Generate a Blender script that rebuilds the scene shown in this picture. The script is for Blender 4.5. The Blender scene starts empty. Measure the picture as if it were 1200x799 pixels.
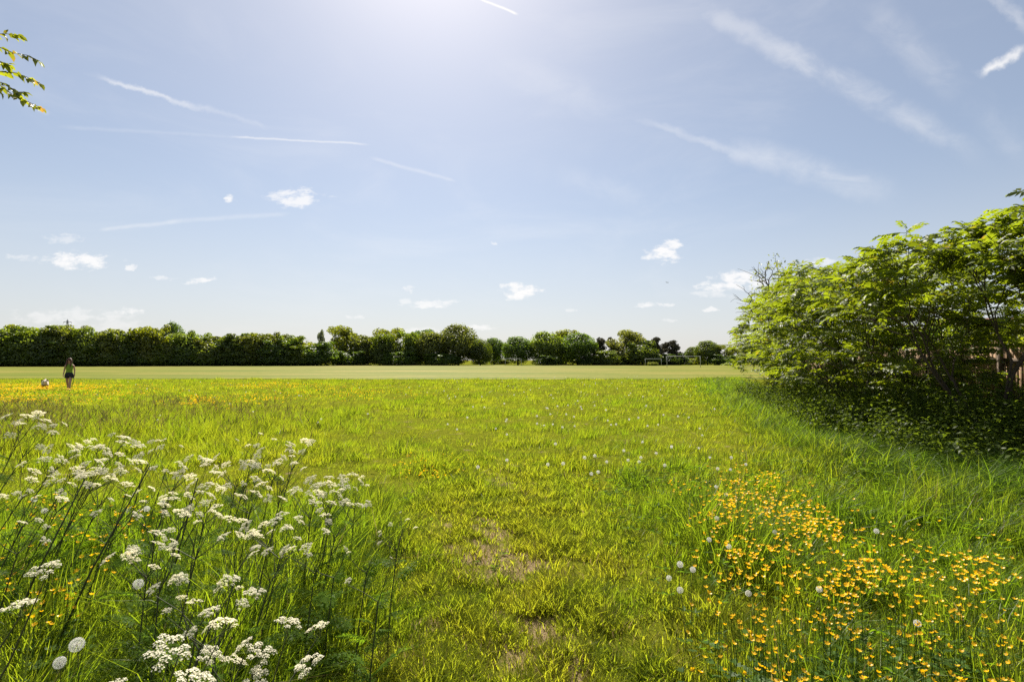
import bpy, math, random
import numpy as np
from mathutils import Vector, Matrix

random.seed(7)
RNG = np.random.default_rng(11)
scene = bpy.context.scene
COL = scene.collection
R = math.radians

# ------------------------------------------------------------------ camera
CAM_H, PITCH, FPX = 1.6, R(2.15), 600.0          # 18 mm lens on 36 mm, picture 1200 x 799
cam_data = bpy.data.cameras.new("camera")
cam_data.lens = 18.0; cam_data.sensor_width = 36.0
cam_data.clip_start = 0.02; cam_data.clip_end = 20000.0
cam = bpy.data.objects.new("camera", cam_data); COL.objects.link(cam)
cam.location = (0, 0, CAM_H); cam.rotation_euler = (R(90) + PITCH, 0, 0)
scene.camera = cam

# ------------------------------------------------------------------ sun, sky, exposure
SUN_AZ, SUN_EL = R(-9.5), R(48.5)                   # azimuth from +Y, positive to the right
SUN_STRENGTH, SKY_STRENGTH = 5.0, 0.050
sun_dir = Vector((math.sin(SUN_AZ) * math.cos(SUN_EL), math.cos(SUN_AZ) * math.cos(SUN_EL), math.sin(SUN_EL)))
sd = bpy.data.lights.new("sun", 'SUN'); sd.energy = SUN_STRENGTH; sd.angle = R(0.5); sd.color = (1.0, 0.93, 0.82)
sun = bpy.data.objects.new("sun", sd); COL.objects.link(sun)
sun.location = sun_dir * 50
sun.rotation_euler = (-sun_dir).to_track_quat('-Z', 'Y').to_euler()
vs = scene.view_settings
scene.display_settings.display_device = 'sRGB'
vs.view_transform = 'Standard'; vs.look = 'None'; vs.exposure = 1.18; vs.gamma = 1.0; vs.use_curve_mapping = False
scene.render.engine = 'CYCLES'
cy = scene.cycles
cy.max_bounces = 4; cy.diffuse_bounces = 2; cy.glossy_bounces = 1; cy.transmission_bounces = 3; cy.transparent_max_bounces = 6
cy.use_denoising = False
cy.sample_clamp_indirect = 6.0
scene.render.film_transparent = False


class Nodes:
    """Small helper to write node trees."""
    def __init__(self, tree):
        self.t = tree; self.n = tree.nodes; self.l = tree.links
    def new(self, kind, **kw):
        n = self.n.new(kind)
        for k, v in kw.items(): setattr(n, k, v)
        return n
    def put(self, sock, v):
        if v is None: return
        if isinstance(v, bpy.types.NodeSocket): self.l.new(v, sock)
        else:
            if isinstance(v, (tuple, list)) and len(v) == 3 and sock.type == 'RGBA': v = (*v, 1.0)
            sock.default_value = v
    def math(self, op, a, b=None, c=None, clamp=False):
        n = self.new('ShaderNodeMath', operation=op); n.use_clamp = clamp
        for s, v in zip(n.inputs, (a, b, c)): self.put(s, v)
        return n.outputs[0]
    def vmath(self, op, a, b=None):
        n = self.new('ShaderNodeVectorMath', operation=op)
        self.put(n.inputs[0], a); self.put(n.inputs[1], b)
        return n.outputs[1] if op in ('DOT_PRODUCT', 'LENGTH', 'DISTANCE') else n.outputs[0]
    def noise(self, vec, scale, detail=3.0, rough=0.55, col=False, dist=0.0):
        n = self.new('ShaderNodeTexNoise')
        self.put(n.inputs['Vector'], vec); n.inputs['Scale'].default_value = scale
        n.inputs['Detail'].default_value = detail; n.inputs['Roughness'].default_value = rough
        n.inputs['Distortion'].default_value = dist
        return n.outputs['Color' if col else 'Fac']
    def rng(self, v, a, b, c=0.0, d=1.0, smooth=True):
        n = self.new('ShaderNodeMapRange'); n.interpolation_type = 'SMOOTHSTEP' if smooth else 'LINEAR'
        n.clamp = True
        for s, x in zip(n.inputs, (v, a, b, c, d)): self.put(s, x)
        return n.outputs[0]
    def mix(self, f, a, b, blend='MIX'):
        n = self.new('ShaderNodeMix'); n.data_type = 'RGBA'; n.blend_type = blend
        self.put(n.inputs[0], f); self.put(n.inputs[6], a); self.put(n.inputs[7], b)
        return n.outputs[2]
    def ramp(self, f, stops):
        n = self.new('ShaderNodeValToRGB'); e = n.color_ramp.elements
        while len(e) < len(stops): e.new(0.5)
        for el, (p, c) in zip(e, stops): el.position = p; el.color = (*c, 1)
        self.put(n.inputs[0], f)
        return n.outputs[0]
    def xyz(self, x, y, z):
        n = self.new('ShaderNodeCombineXYZ')
        for s, v in zip(n.inputs, (x, y, z)): self.put(s, v)
        return n.outputs[0]


def uv_of(px, py):
    """direction of a picture point as tangents (x/y, z/y) of the world"""
    a, b = (px - 600) / FPX, (399.5 - py) / FPX
    dy = math.cos(PITCH) - b * math.sin(PITCH); dz = math.sin(PITCH) + b * math.cos(PITCH)
    return a / dy, dz / dy


def build_world():
    w = bpy.data.worlds.new("World"); scene.world = w; w.use_nodes = True
    N = Nodes(w.node_tree); N.n.clear()
    sky = N.new('ShaderNodeTexSky', sky_type='NISHITA')
    sky.sun_disc = False; sky.sun_elevation = SUN_EL; sky.sun_rotation = SUN_AZ
    sky.altitude = 0; sky.air_density = 1.0; sky.dust_density = 0.88; sky.ozone_density = 1.5
    tc = N.new('ShaderNodeTexCoord').outputs['Generated']
    sp = N.new('ShaderNodeSeparateXYZ'); N.put(sp.inputs[0], tc)
    front = N.rng(sp.outputs[1], 0.05, 0.15)
    y = N.math('MAXIMUM', sp.outputs[1], 0.05)
    u0 = N.math('DIVIDE', sp.outputs[0], y); v0 = N.math('DIVIDE', sp.outputs[2], y)
    p0 = N.xyz(u0, v0, 0.0)
    warp = N.vmath('SUBTRACT', N.noise(p0, 26.0, 4.0, 0.6, col=True), (0.5, 0.5, 0.5))
    pw = N.vmath('MULTIPLY', warp, (0.06, 0.022, 0.0))
    p = N.vmath('ADD', p0, pw)
    s2 = N.new('ShaderNodeSeparateXYZ'); N.put(s2.inputs[0], p)
    u, v = s2.outputs[0], s2.outputs[1]
    fb = N.noise(N.vmath('MULTIPLY', p0, (1.0, 2.1, 1.0)), 30.0, 6.0, 0.62)
    total = None
    clouds = [  # px, py, half width, half height, opacity
        (350, 232, 36, 12, .85), (330, 230, 26, 7, .7), (267, 232, 11, 6, .9), (92, 306, 50, 12, .95), (60, 303, 40, 5, .5),
        (75, 279, 28, 7, .4), (154, 314, 10, 4, .75), (236, 328, 20, 4, .85), (192, 325, 18, 3, .5),
        (150, 364, 22, 5, .8), (78, 371, 90, 9, .45), (130, 382, 50, 10, .35), (480, 338, 10, 5, .7),
        (505, 355, 34, 6, .8), (476, 352, 10, 4, .5), (609, 342, 32, 10, 1.), (776, 297, 24, 11, 1.), (788, 288, 18, 8, .95),
        (852, 336, 40, 9, .95), (862, 326, 30, 9, .95), (880, 330, 24, 7, .9), (835, 345, 30, 6, .5), (769, 357, 22, 4, .8),
        (830, 363, 15, 3, .7), (580, 285, 5, 3, .6), (560, 384, 22, 4, .7), (487, 388, 26, 6, .6), (962, 307, 20, 5, .6),
        (415, 371, 12, 3, .5), (20, 300, 20, 4, .4), (1130, 180, 18, 5, .0), (670, 365, 10, 3, .4), (785, 376, 14, 2, .35),
    ]
    for (px, py, a, b, o) in clouds:
        if o <= 0: continue
        cu, cv = uv_of(px, py); a_ = a / FPX * 1.05; b_ = b / FPX * 1.15
        du = N.math('MULTIPLY_ADD', u, 1 / a_, -cu / a_); dv = N.math('MULTIPLY_ADD', v, 1 / b_, -cv / b_)
        q = N.math('MULTIPLY_ADD', du, du, N.math('MULTIPLY', dv, dv))
        m = N.math('MULTIPLY_ADD', N.math('SUBTRACT', fb, 0.5), 3.6, N.math('SUBTRACT', 0.82, q))
        m = N.rng(m, 0.0, 1.0, 0.0, o * .88)
        total = m if total is None else N.math('MAXIMUM', total, m)
    # vapour trails and cirrus bands: start, end, half width, opacity, raggedness
    fine = N.noise(N.vmath('MULTIPLY', p0, (1.0, 1.0, 1.0)), 60.0, 5.0, 0.65)
    soft = N.noise(N.vmath('MULTIPLY', p0, (1.0, 1.7, 1.0)), 7.0, 6.0, 0.6, dist=0.6)
    streaks = [
        ((95, 84), (262, 136), 5, .75, .45), ((225, 122), (330, 156), 5, .35, .5), ((265, 160), (437, 169.5), 2.2, .75, .1), ((60, 148), (300, 162), 4, .18, .3),
        ((430, 184), (540, 214), 3.5, .38, .2), ((112, 270), (215, 259), 4, .42, .2), ((190, 260), (345, 250), 4.5, .3, .3), ((556, -4), (609, 18), 2.6, 1.0, .0),
        ((770, -20), (1010, 112), 22, .46, .9), ((880, 38), (1170, 194), 24, .46, .9), ((735, 134), (900, 192), 8, .42, .6),
        ((820, 160), (1070, 234), 27, .52, .9), ((1000, -10), (1140, 120), 34, .32, .9), ((1140, 90), (1215, 52), 9, .95, .5),
        ((1150, -25), (1215, 45), 14, .5, .6), ((560, 70), (760, 140), 34, .28, .9), ((600, 190), (880, 270), 24, .2, .9),
        ((20, 120), (60, 134), 5, .3, .3), ((1130, 110), (1215, 190), 30, .25, .9),
    ]
    ds2 = N.new('ShaderNodeSeparateXYZ')
    wsm = N.vmath('MULTIPLY', warp, (0.006, 0.006, 0.0)); N.put(ds2.inputs[0], N.vmath('ADD', p0, wsm))
    us, vsx = ds2.outputs[0], ds2.outputs[1]
    for (A, B, wd, o, rag) in streaks:
        (ax, ay), (bx, by) = uv_of(*A), uv_of(*B)
        cx_, cy_ = (ax + bx) / 2, (ay + by) / 2
        L = math.hypot(bx - ax, by - ay) / 2; tx, ty = (bx - ax) / (2 * L), (by - ay) / (2 * L)
        W = wd / FPX
        uu, vv = (us, vsx) if rag < .4 else (u, v)
        s = N.math('MULTIPLY_ADD', uu, tx / L, N.math('MULTIPLY_ADD', vv, ty / L, -(cx_ * tx + cy_ * ty) / L))
        d = N.math('MULTIPLY_ADD', uu, -ty / W, N.math('MULTIPLY_ADD', vv, tx / W, (cx_ * ty - cy_ * tx) / W))
        m = N.math('MULTIPLY', N.rng(N.math('ABSOLUTE', d), 1.0, 0.0), N.rng(N.math('ABSOLUTE', s), 1.0, 0.72 if rag < .4 else .35))
        if rag > 0:
            k = N.rng(soft if rag > .4 else fine, 0.30, 0.66)
            m = N.math('MULTIPLY', m, N.math('MULTIPLY_ADD', k, rag, 1 - rag))
        m = N.math('MULTIPLY', m, o * (1.0 if o > .9 else .62))
        total = N.math('SUBTRACT', 1.0, N.math('MULTIPLY', N.math('SUBTRACT', 1.0, total), N.math('SUBTRACT', 1.0, m)))
    veil = N.rng(N.noise(N.vmath('MULTIPLY', tc, (1.0, 1.0, 3.0)), 2.4, 6.0, 0.6, dist=0.8), 0.45, 0.8, 0.0, 0.16)
    total = N.math('MULTIPLY', total, front)
    total = N.math('MAXIMUM', total, veil)
    hz = N.rng(sp.outputs[2], 0.0, 0.34, 0.62, 0.0)
    base = N.mix(0.26, sky.outputs[0], VEIL)
    base = N.mix(hz, base, HORIZON)
    colr = N.mix(total, base, CLOUD)
    bg = N.new('ShaderNodeBackground'); N.put(bg.inputs[0], colr); bg.inputs[1].default_value = SKY_STRENGTH
    out = N.new('ShaderNodeOutputWorld'); N.l.new(bg.outputs[0], out.inputs[0])

CLOUD = (9.2, 9.05, 8.95)
VEIL = (5.5, 5.6, 5.8)
HORIZON = (6.45, 6.5, 6.85)
build_world()
scene.world.cycles.sampling_method = 'MANUAL'; scene.world.cycles.sample_map_resolution = 256

# ------------------------------------------------------------------ helpers
def mesh_np(name, V, F, mats=(), attrs=None, smooth=False, mi=None):
    """F: list of int arrays (n,3)/(n,4). attrs: {name: (n_verts,) float}"""
    me = bpy.data.meshes.new(name)
    V = np.asarray(V, dtype=np.float32).reshape(-1, 3)
    if not isinstance(F, (list, tuple)): F = [F]
    F = [np.asarray(f, dtype=np.int32) for f in F if len(f)]
    loops = np.concatenate([f.ravel() for f in F]); sizes = np.concatenate([np.full(len(f), f.shape[1], np.int32) for f in F])
    starts = np.concatenate([[0], np.cumsum(sizes)[:-1]]).astype(np.int32)
    me.vertices.add(len(V)); me.vertices.foreach_set('co', V.ravel())
    me.loops.add(len(loops)); me.loops.foreach_set('vertex_index', loops)
    me.polygons.add(len(sizes)); me.polygons.foreach_set('loop_start', starts); me.polygons.foreach_set('loop_total', sizes)
    if mi is not None: me.polygons.foreach_set('material_index', np.asarray(mi, np.int32))
    if smooth: me.polygons.foreach_set('use_smooth', np.ones(len(sizes), bool))
    for m in mats: me.materials.append(m)
    if attrs:
        for k, a in attrs.items():
            at = me.attributes.new(k, 'FLOAT', 'POINT'); at.data.foreach_set('value', np.asarray(a, np.float32))
    me.update(calc_edges=True)
    return me

def obj(name, me, parent=None, loc=None, rot=None, scale=None, **props):
    o = bpy.data.objects.new(name, me); COL.objects.link(o)
    if parent is not None: o.parent = parent
    if loc is not None: o.location = loc
    if rot is not None: o.rotation_euler = rot
    if scale is not None: o.scale = scale if hasattr(scale, '__len__') else (scale,) * 3
    for k, v in props.items(): o[k] = v
    return o

def thing(name, label, cat, loc=(0, 0, 0), rotz=0.0, group=None, scale=None):
    o = obj(name, None, loc=loc, rot=(0, 0, rotz), scale=scale, label=label, category=cat)
    o.empty_display_size = 0.2
    if group: o['group'] = group
    return o

class Geo:
    """collects vertices and faces (triangles and quads)"""
    def __init__(self): self.V = []; self.T = []; self.Q = []; self.n = 0
    def add(self, V, T=None, Q=None):
        V = np.asarray(V, float).reshape(-1, 3)
        if T is not None and len(T): self.T.append(np.asarray(T) + self.n)
        if Q is not None and len(Q): self.Q.append(np.asarray(Q) + self.n)
        self.V.append(V); self.n += len(V)
    def box(self, c, s, rot=None):
        v = np.array([[x, y, z] for x in (-.5, .5) for y in (-.5, .5) for z in (-.5, .5)]) * np.array(s)
        if rot is not None: v = v @ np.array(rot.to_3x3()).T
        self.add(v + np.array(c), Q=[[0, 1, 3, 2], [4, 6, 7, 5], [0, 4, 5, 1], [2, 3, 7, 6], [0, 2, 6, 4], [1, 5, 7, 3]])
    def tube(self, P, rad, n=6, cap=True):
        P = np.asarray(P, float); k = len(P); rad = np.broadcast_to(np.asarray(rad, float), (k,))
        D = np.gradient(P, axis=0); D /= np.linalg.norm(D, axis=1)[:, None] + 1e-12
        ref = np.array([0.31, 0.17, 1.0]) if abs(D[0, 2]) < 0.8 else np.array([1.0, 0.2, 0.1])
        a = np.arange(n) * 2 * np.pi / n
        V = []
        for i in range(k):
            X = np.cross(ref, D[i]); X /= np.linalg.norm(X) + 1e-12; Y = np.cross(D[i], X)
            V.append(P[i] + rad[i] * (np.cos(a)[:, None] * X + np.sin(a)[:, None] * Y))
        V = np.concatenate(V)
        Q = [[i * n + j, i * n + (j + 1) % n, (i + 1) * n + (j + 1) % n, (i + 1) * n + j] for i in range(k - 1) for j in range(n)]
        T = []
        if cap:
            V = np.concatenate([V, P[:1], P[-1:]]); b = k * n
            T = [[b, (j + 1) % n, j] for j in range(n)] + [[b + 1, (k - 1) * n + j, (k - 1) * n + (j + 1) % n] for j in range(n)]
        self.add(V, T, Q)
    def mesh(self, name, mats, smooth=False, attrs=None):
        F = []
        if self.T: F.append(np.concatenate(self.T))
        if self.Q: F.append(np.concatenate(self.Q))
        return mesh_np(name, np.concatenate(self.V), F, mats, attrs, smooth)

def vnoise(x, y, s, seed=0):
    """cheap smooth value noise on arrays, 0..1"""
    x = np.asarray(x, float) / s + 1000.3 + seed * 17.1; y = np.asarray(y, float) / s + 1000.7 + seed * 5.3
    xi, yi = np.floor(x).astype(np.int64), np.floor(y).astype(np.int64); fx, fy = x - xi, y - yi
    fx = fx * fx * (3 - 2 * fx); fy = fy * fy * (3 - 2 * fy)
    def h(a, b):
        n = (a * 374761393 + b * 668265263 + seed * 982451653) & 0x7fffffff
        n = ((n ^ (n >> 13)) * 1274126177) & 0x7fffffff
        return ((n ^ (n >> 16)) & 0xffff) / 65535.0
    return (h(xi, yi) * (1 - fx) + h(xi + 1, yi) * fx) * (1 - fy) + (h(xi, yi + 1) * (1 - fx) + h(xi + 1, yi + 1) * fx) * fy

def sstep(a, b, x):
    t = np.clip((np.asarray(x, float) - a) / (b - a), 0, 1); return t * t * (3 - 2 * t)

# ------------------------------------------------------------------ materials
def new_mat(name):
    m = bpy.data.materials.new(name); m.use_nodes = True
    N = Nodes(m.node_tree); N.n.clear()
    out = N.new('ShaderNodeOutputMaterial')
    return m, N, out

def leafy(N, out, col, tcol, trans=0.45, gloss=0.05, rough=0.4):
    d = N.new('ShaderNodeBsdfDiffuse'); N.put(d.inputs[0], col)
    t = N.new('ShaderNodeBsdfTranslucent'); N.put(t.inputs[0], tcol)
    m = N.new('ShaderNodeMixShader'); m.inputs[0].default_value = trans
    N.l.new(d.outputs[0], m.inputs[1]); N.l.new(t.outputs[0], m.inputs[2])
    g = N.new('ShaderNodeBsdfGlossy'); g.inputs['Roughness'].default_value = rough; N.put(g.inputs[0], (1, 1, 1))
    m2 = N.new('ShaderNodeMixShader'); m2.inputs[0].default_value = gloss
    N.l.new(m.outputs[0], m2.inputs[1]); N.l.new(g.outputs[0], m2.inputs[2])
    N.l.new(m2.outputs[0], out.inputs[0])

def mat_leaf(name, col, tcol, var=0.35, scale=1.5, trans=0.45, gloss=0.012, obj_var=0.25, alt=None, rough=0.4, alt_amt=(.6, .75)):
    """leaf with colour that drifts through the crown and from plant to plant"""
    m, N, out = new_mat(name)
    pos = N.new('ShaderNodeNewGeometry').outputs['Position']
    n1 = N.noise(pos, scale, 3.0, 0.6)
    oi = N.new('ShaderNodeObjectInfo').outputs['Random']
    k = N.math('ADD', N.rng(n1, .25, .75, 1 - var, 1 + var, False), N.math('MULTIPLY_ADD', oi, 2 * obj_var, -obj_var))
    c = N.vmath('MULTIPLY', (*col,), (1, 1, 1)); t = N.vmath('MULTIPLY', (*tcol,), (1, 1, 1))
    if alt:
        n2 = N.rng(N.noise(pos, scale * 2.3 + .7, 2.0), alt_amt[0], alt_amt[1])
        c = N.mix(n2, (*col,), alt[0]); t = N.mix(n2, (*tcol,), alt[1])
    kk = N.xyz(k, k, k)
    leafy(N, out, N.vmath('MULTIPLY', c, kk), N.vmath('MULTIPLY', t, kk), trans, gloss, rough)
    return m

def mat_plain(name, col, rough=0.7, var=0.2, scale=8.0, metal=0.0, bump=0.0, spec=0.3, stretch=(1, 1, 1)):
    m, N, out = new_mat(name)
    b = N.new('ShaderNodeBsdfPrincipled'); tc = N.new('ShaderNodeTexCoord').outputs['Object']
    n = N.noise(N.vmath('MULTIPLY', tc, stretch), scale, 4.0, 0.6)
    k = N.rng(n, .25, .75, 1 - var, 1 + var, False)
    N.put(b.inputs['Base Color'], N.vmath('MULTIPLY', (*col,), N.xyz(k, k, k)))
    b.inputs['Roughness'].default_value = rough; b.inputs['Metallic'].default_value = metal
    b.inputs['Specular IOR Level'].default_value = spec
    if bump:
        bp = N.new('ShaderNodeBump'); bp.inputs['Strength'].default_value = bump; N.put(bp.inputs['Height'], n); N.l.new(bp.outputs[0], b.inputs['Normal'])
    N.l.new(b.outputs[0], out.inputs[0])
    return m

def mat_grass(name, fresh, dry, tfresh, tdry, trans=0.5, gloss=0.006):
    m, N, out = new_mat(name)
    pos = N.new('ShaderNodeNewGeometry').outputs['Position']
    flat = N.vmath('MULTIPLY', pos, (1, 1, 0))
    tint = N.new('ShaderNodeAttribute', attribute_name='tint').outputs['Fac']
    big = N.noise(flat, 0.35, 3.0, 0.6); mid = N.noise(flat, 2.2, 3.0, 0.6)
    f = N.math('ADD', N.math('MULTIPLY', N.math('SUBTRACT', big, .5), 1.6), N.math('MULTIPLY', N.math('SUBTRACT', mid, .5), 1.7))
    f = N.math('ADD', f, N.math('MULTIPLY_ADD', tint, 0.6, 0.12), clamp=True)
    c = N.mix(f, fresh, dry); t = N.mix(f, tfresh, tdry)
    straw = N.rng(tint, 0.93, 0.95)
    c = N.mix(straw, c, (0.20, 0.16, 0.06)); t = N.mix(straw, t, (0.26, 0.20, 0.07))
    leafy(N, out, c, t, trans, gloss, 0.35)
    return m

M = {}
M['grass'] = mat_grass('meadow_grass', (0.070, 0.114, 0.014), (0.150, 0.148, 0.022), (0.265, 0.40, 0.012), (0.51, 0.515, 0.020), trans=.54)
M['grass_path'] = mat_grass('trodden_grass', (0.10, 0.135, 0.018), (0.165, 0.168, 0.024), (0.36, 0.46, 0.016), (0.60, 0.58, 0.026), trans=.54, gloss=.004)
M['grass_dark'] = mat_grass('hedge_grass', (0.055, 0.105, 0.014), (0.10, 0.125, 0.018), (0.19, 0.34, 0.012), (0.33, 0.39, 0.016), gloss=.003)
M['herb'] = mat_leaf('herb_leaf', (0.065, 0.11, 0.012), (0.18, 0.30, 0.008), .4, 4.0, .5, .003)
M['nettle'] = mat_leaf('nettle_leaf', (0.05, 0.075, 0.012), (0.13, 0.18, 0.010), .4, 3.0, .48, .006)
M['sumac'] = mat_leaf('sumac_leaf', (0.085, 0.115, 0.014), (0.29, 0.36, 0.010), .35, 1.1, .5, .03, .25, alt=((0.14, 0.11, 0.02), (0.42, 0.30, 0.02)), alt_amt=(.62, .74), rough=.5)
M['sumac_bark'] = mat_plain('sumac_bark', (0.060, 0.043, 0.032), .85, .4, 20, bump=.3)
M['bark'] = mat_plain('bark', (0.07, 0.055, 0.04), .9, .4, 9, bump=.4)
M['twig'] = mat_plain('grey_twig', (0.12, 0.10, 0.085), .85, .3, 9)
M['parsley_stem'] = mat_plain('parsley_stem', (0.050, 0.056, 0.022), .6, .4, 9)
M['parsley_leaf'] = mat_leaf('parsley_leaf', (0.06, 0.105, 0.014), (0.16, 0.27, 0.01), .3, 5, .5, .002)
M['parsley_flower'] = mat_leaf('parsley_floret', (0.84, 0.79, 0.62), (0.84, 0.77, 0.54), .12, 40, .45, .0, .05)
M['ray'] = mat_leaf('umbel_ray', (0.16, 0.20, 0.06), (0.2, 0.25, 0.06), .2, 9)
M['butter_petal'] = mat_leaf('buttercup_petal', (0.84, 0.50, 0.006), (0.86, 0.48, 0.004), .12, 6, .5, .02, .16, rough=.4)
M['butter_stem'] = mat_leaf('buttercup_stem', (0.06, 0.11, 0.02), (0.1, 0.2, 0.02), .2, 9)
M['seed_fluff'] = mat_leaf('seed_fluff', (0.80, 0.79, 0.76), (0.78, 0.76, 0.72), .06, 9, .5, .0, .05)
M['seed_core'] = mat_plain('seed_core', (0.16, 0.11, 0.06), .8, .2)
M['dandelion_stem'] = mat_leaf('dandelion_stem', (0.12, 0.13, 0.05), (0.2, 0.2, 0.07), .2, 9)

# ------------------------------------------------------------------ ground
def hedge_x(y):
    """front line of the hedge on the right, x as a function of y"""
    return np.interp(y, [0, 5.5, 7, 11, 22, 33, 53, 90], [7.2, 6.9, 6.7, 7.2, 10.4, 14.0, 21.0, 34.0])

def path_c(y): return -0.10 + 0.10 * np.sin(np.asarray(y) * 0.55) + 0.02 * np.asarray(y)

def gz(x, y):
    """height of the ground"""
    x = np.asarray(x, float); y = np.asarray(y, float)
    r = np.hypot(x, y)
    near = np.clip(1 - r / 40, 0, 1)
    z = (vnoise(x, y, 1.3, 1) - .5) * .10 * near + (vnoise(x, y, .38, 2) - .5) * .055 * np.clip(1 - r / 14, 0, 1)
    p = np.exp(-((x - path_c(y)) / .55) ** 2) * np.clip(1 - y / 14, 0, 1)
    z -= .05 * p
    z += .25 * sstep(-0.5, 3.0, x - hedge_x(y)) * near
    return z

def axis(dense0, dense1, step, lo, hi, grow=1.12):
    a = list(np.arange(dense0, dense1, step)); s = step
    while a[-1] < hi: s *= grow; a.append(a[-1] + s)
    s = step; b = []; c = dense0
    while c > lo: s *= grow; c -= s; b.append(c)
    return np.array(b[::-1] + a)

def build_ground():
    xs = axis(-5, 7, .09, -2600, 2600); ys = axis(.4, 10, .09, -120, 5200)
    X, Y = np.meshgrid(xs, ys); Z = gz(X, Y)
    n, k = X.shape
    i = np.arange(n * k).reshape(n, k)
    Q = np.stack([i[:-1, :-1], i[:-1, 1:], i[1:, 1:], i[1:, :-1]], -1).reshape(-1, 4)
    m, N, out = new_mat('meadow_soil')
    pos = N.new('ShaderNodeNewGeometry').outputs['Position']
    big = N.noise(pos, .3, 4, .6); fine = N.noise(pos, 9.0, 5, .65); tiny = N.noise(pos, 60., 4, .7)
    green = N.ramp(fine, [(.3, (0.085, 0.105, 0.008)), (.7, (0.14, 0.14, 0.014))])
    soil = N.ramp(tiny, [(.25, (0.10, 0.07, 0.04)), (.55, (0.21, 0.155, 0.085)), (.8, (0.33, 0.25, 0.15))])
    sx = N.new('ShaderNodeSeparateXYZ'); N.put(sx.inputs[0], pos)
    dx = N.math('ABSOLUTE', N.math('ADD', sx.outputs[0], 0.05))
    onp = N.math('MULTIPLY', N.rng(dx, 0.75, 0.25), N.rng(sx.outputs[1], 9.0, 4.5))
    patch = N.rng(N.math('MULTIPLY_ADD', N.noise(pos, 3.1, 3, .6), 1.0, N.math('MULTIPLY', onp, 0.22)), 0.60, 0.74)
    c = N.mix(patch, green, soil)
    b = N.new('ShaderNodeBsdfPrincipled'); N.put(b.inputs['Base Color'], c); b.inputs['Roughness'].default_value = .95
    b.inputs['Specular IOR Level'].default_value = 0.0
    bp = N.new('ShaderNodeBump'); bp.inputs['Strength'].default_value = .7; bp.inputs['Distance'].default_value = .03
    N.put(bp.inputs['Height'], N.math('ADD', tiny, fine)); N.l.new(bp.outputs[0], b.inputs['Normal'])
    N.l.new(b.outputs[0], out.inputs[0])
    me = mesh_np('ground', np.stack([X, Y, Z], -1), Q, [m], smooth=True)
    obj('ground', me, kind='structure')
    # the mown playing field beyond the meadow
    ex = np.linspace(-260, 130, 160)
    front = 43 + 1.6 * (vnoise(ex, ex * 0, 7., 4) - .5) - 0.02 * ex
    V = []; rows = [0, .4, 2, 6, 20, 60, 124]
    for r in rows: V.append(np.stack([ex, front + r, np.full_like(ex, .02)], -1))
    V = np.concatenate(V); k = len(ex)
    i = np.arange(len(V)).reshape(len(rows), k)
    Q = np.stack([i[:-1, :-1], i[:-1, 1:], i[1:, 1:], i[1:, :-1]], -1).reshape(-1, 4)
    m, N, out = new_mat('mown_grass')
    pos = N.new('ShaderNodeNewGeometry').outputs['Position']
    n1 = N.noise(N.vmath('MULTIPLY', pos, (.35, 1, 1)), .09, 5, .6); n2 = N.noise(N.vmath('MULTIPLY', pos, (1, .5, 1)), 1.2, 5, .7)
    sy = N.new('ShaderNodeSeparateXYZ'); N.put(sy.inputs[0], pos)
    stripe = N.rng(N.math('SINE', N.math('MULTIPLY_ADD', sy.outputs[1], .62, N.math('MULTIPLY', n1, 5.0))), -.35, .35, -.05, .05)
    f = N.math('ADD', N.rng(N.math('ADD', N.math('MULTIPLY', n1, .7), N.math('MULTIPLY', n2, .3)), .3, .7, .2, .8, False), stripe)
    c = N.ramp(f, [(.34, (0.105, 0.135, 0.014)), (.5, (0.15, 0.16, 0.020)), (.66, (0.225, 0.19, 0.045))])
    leafy(N, out, c, c, .15, .02, .5)
    obj('mown_field', mesh_np('mown_field', V, Q, [m]), kind='structure')
build_ground()

# ------------------------------------------------------------------ grass: every blade real geometry, joined as stuff
def blades(bx, by, bz, hh, az, lean, curl, width, tint, segs):
    """one curved tapering blade per point; returns V, T, Q, tint per vertex"""
    n = len(bx); face = az + np.pi / 2 + RNG.normal(0, .5, n)
    rows = segs + 1; nv = rows * 2 - 1
    V = np.zeros((n, nv, 3)); cl = np.cos(np.minimum(lean, 1.2) * .6)
    for k in range(rows):
        t = k / segs
        out = hh * (lean * t + curl * t ** 3); zz = bz + hh * (t - .35 * curl * t ** 3) * cl
        cx, cyy = bx + out * np.cos(az), by + out * np.sin(az)
        if k < segs:
            ww = width * .5 * (1 - t ** 2.0)
            V[:, 2 * k] = np.stack([cx - ww * np.cos(face), cyy - ww * np.sin(face), zz], -1)
            V[:, 2 * k + 1] = np.stack([cx + ww * np.cos(face), cyy + ww * np.sin(face), zz], -1)
        else: V[:, 2 * k] = np.stack([cx, cyy, zz], -1)
    off = (np.arange(n) * nv)[:, None]
    Q = np.concatenate([np.array([[2 * k, 2 * k + 1, 2 * k + 3, 2 * k + 2]]) + off for k in range(segs - 1)]) if segs > 1 else np.zeros((0, 4), int)
    T = np.array([[2 * segs - 2, 2 * segs - 1, 2 * segs]]) + off
    return V.reshape(-1, 3), T, Q, np.repeat(tint, nv)

class Stuff(Geo):
    def __init__(self): super().__init__(); self.a = []
    def grow(self, *a):
        V, T, Q, ti = blades(*a); self.add(V, T, Q); self.a.append(ti)

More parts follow.
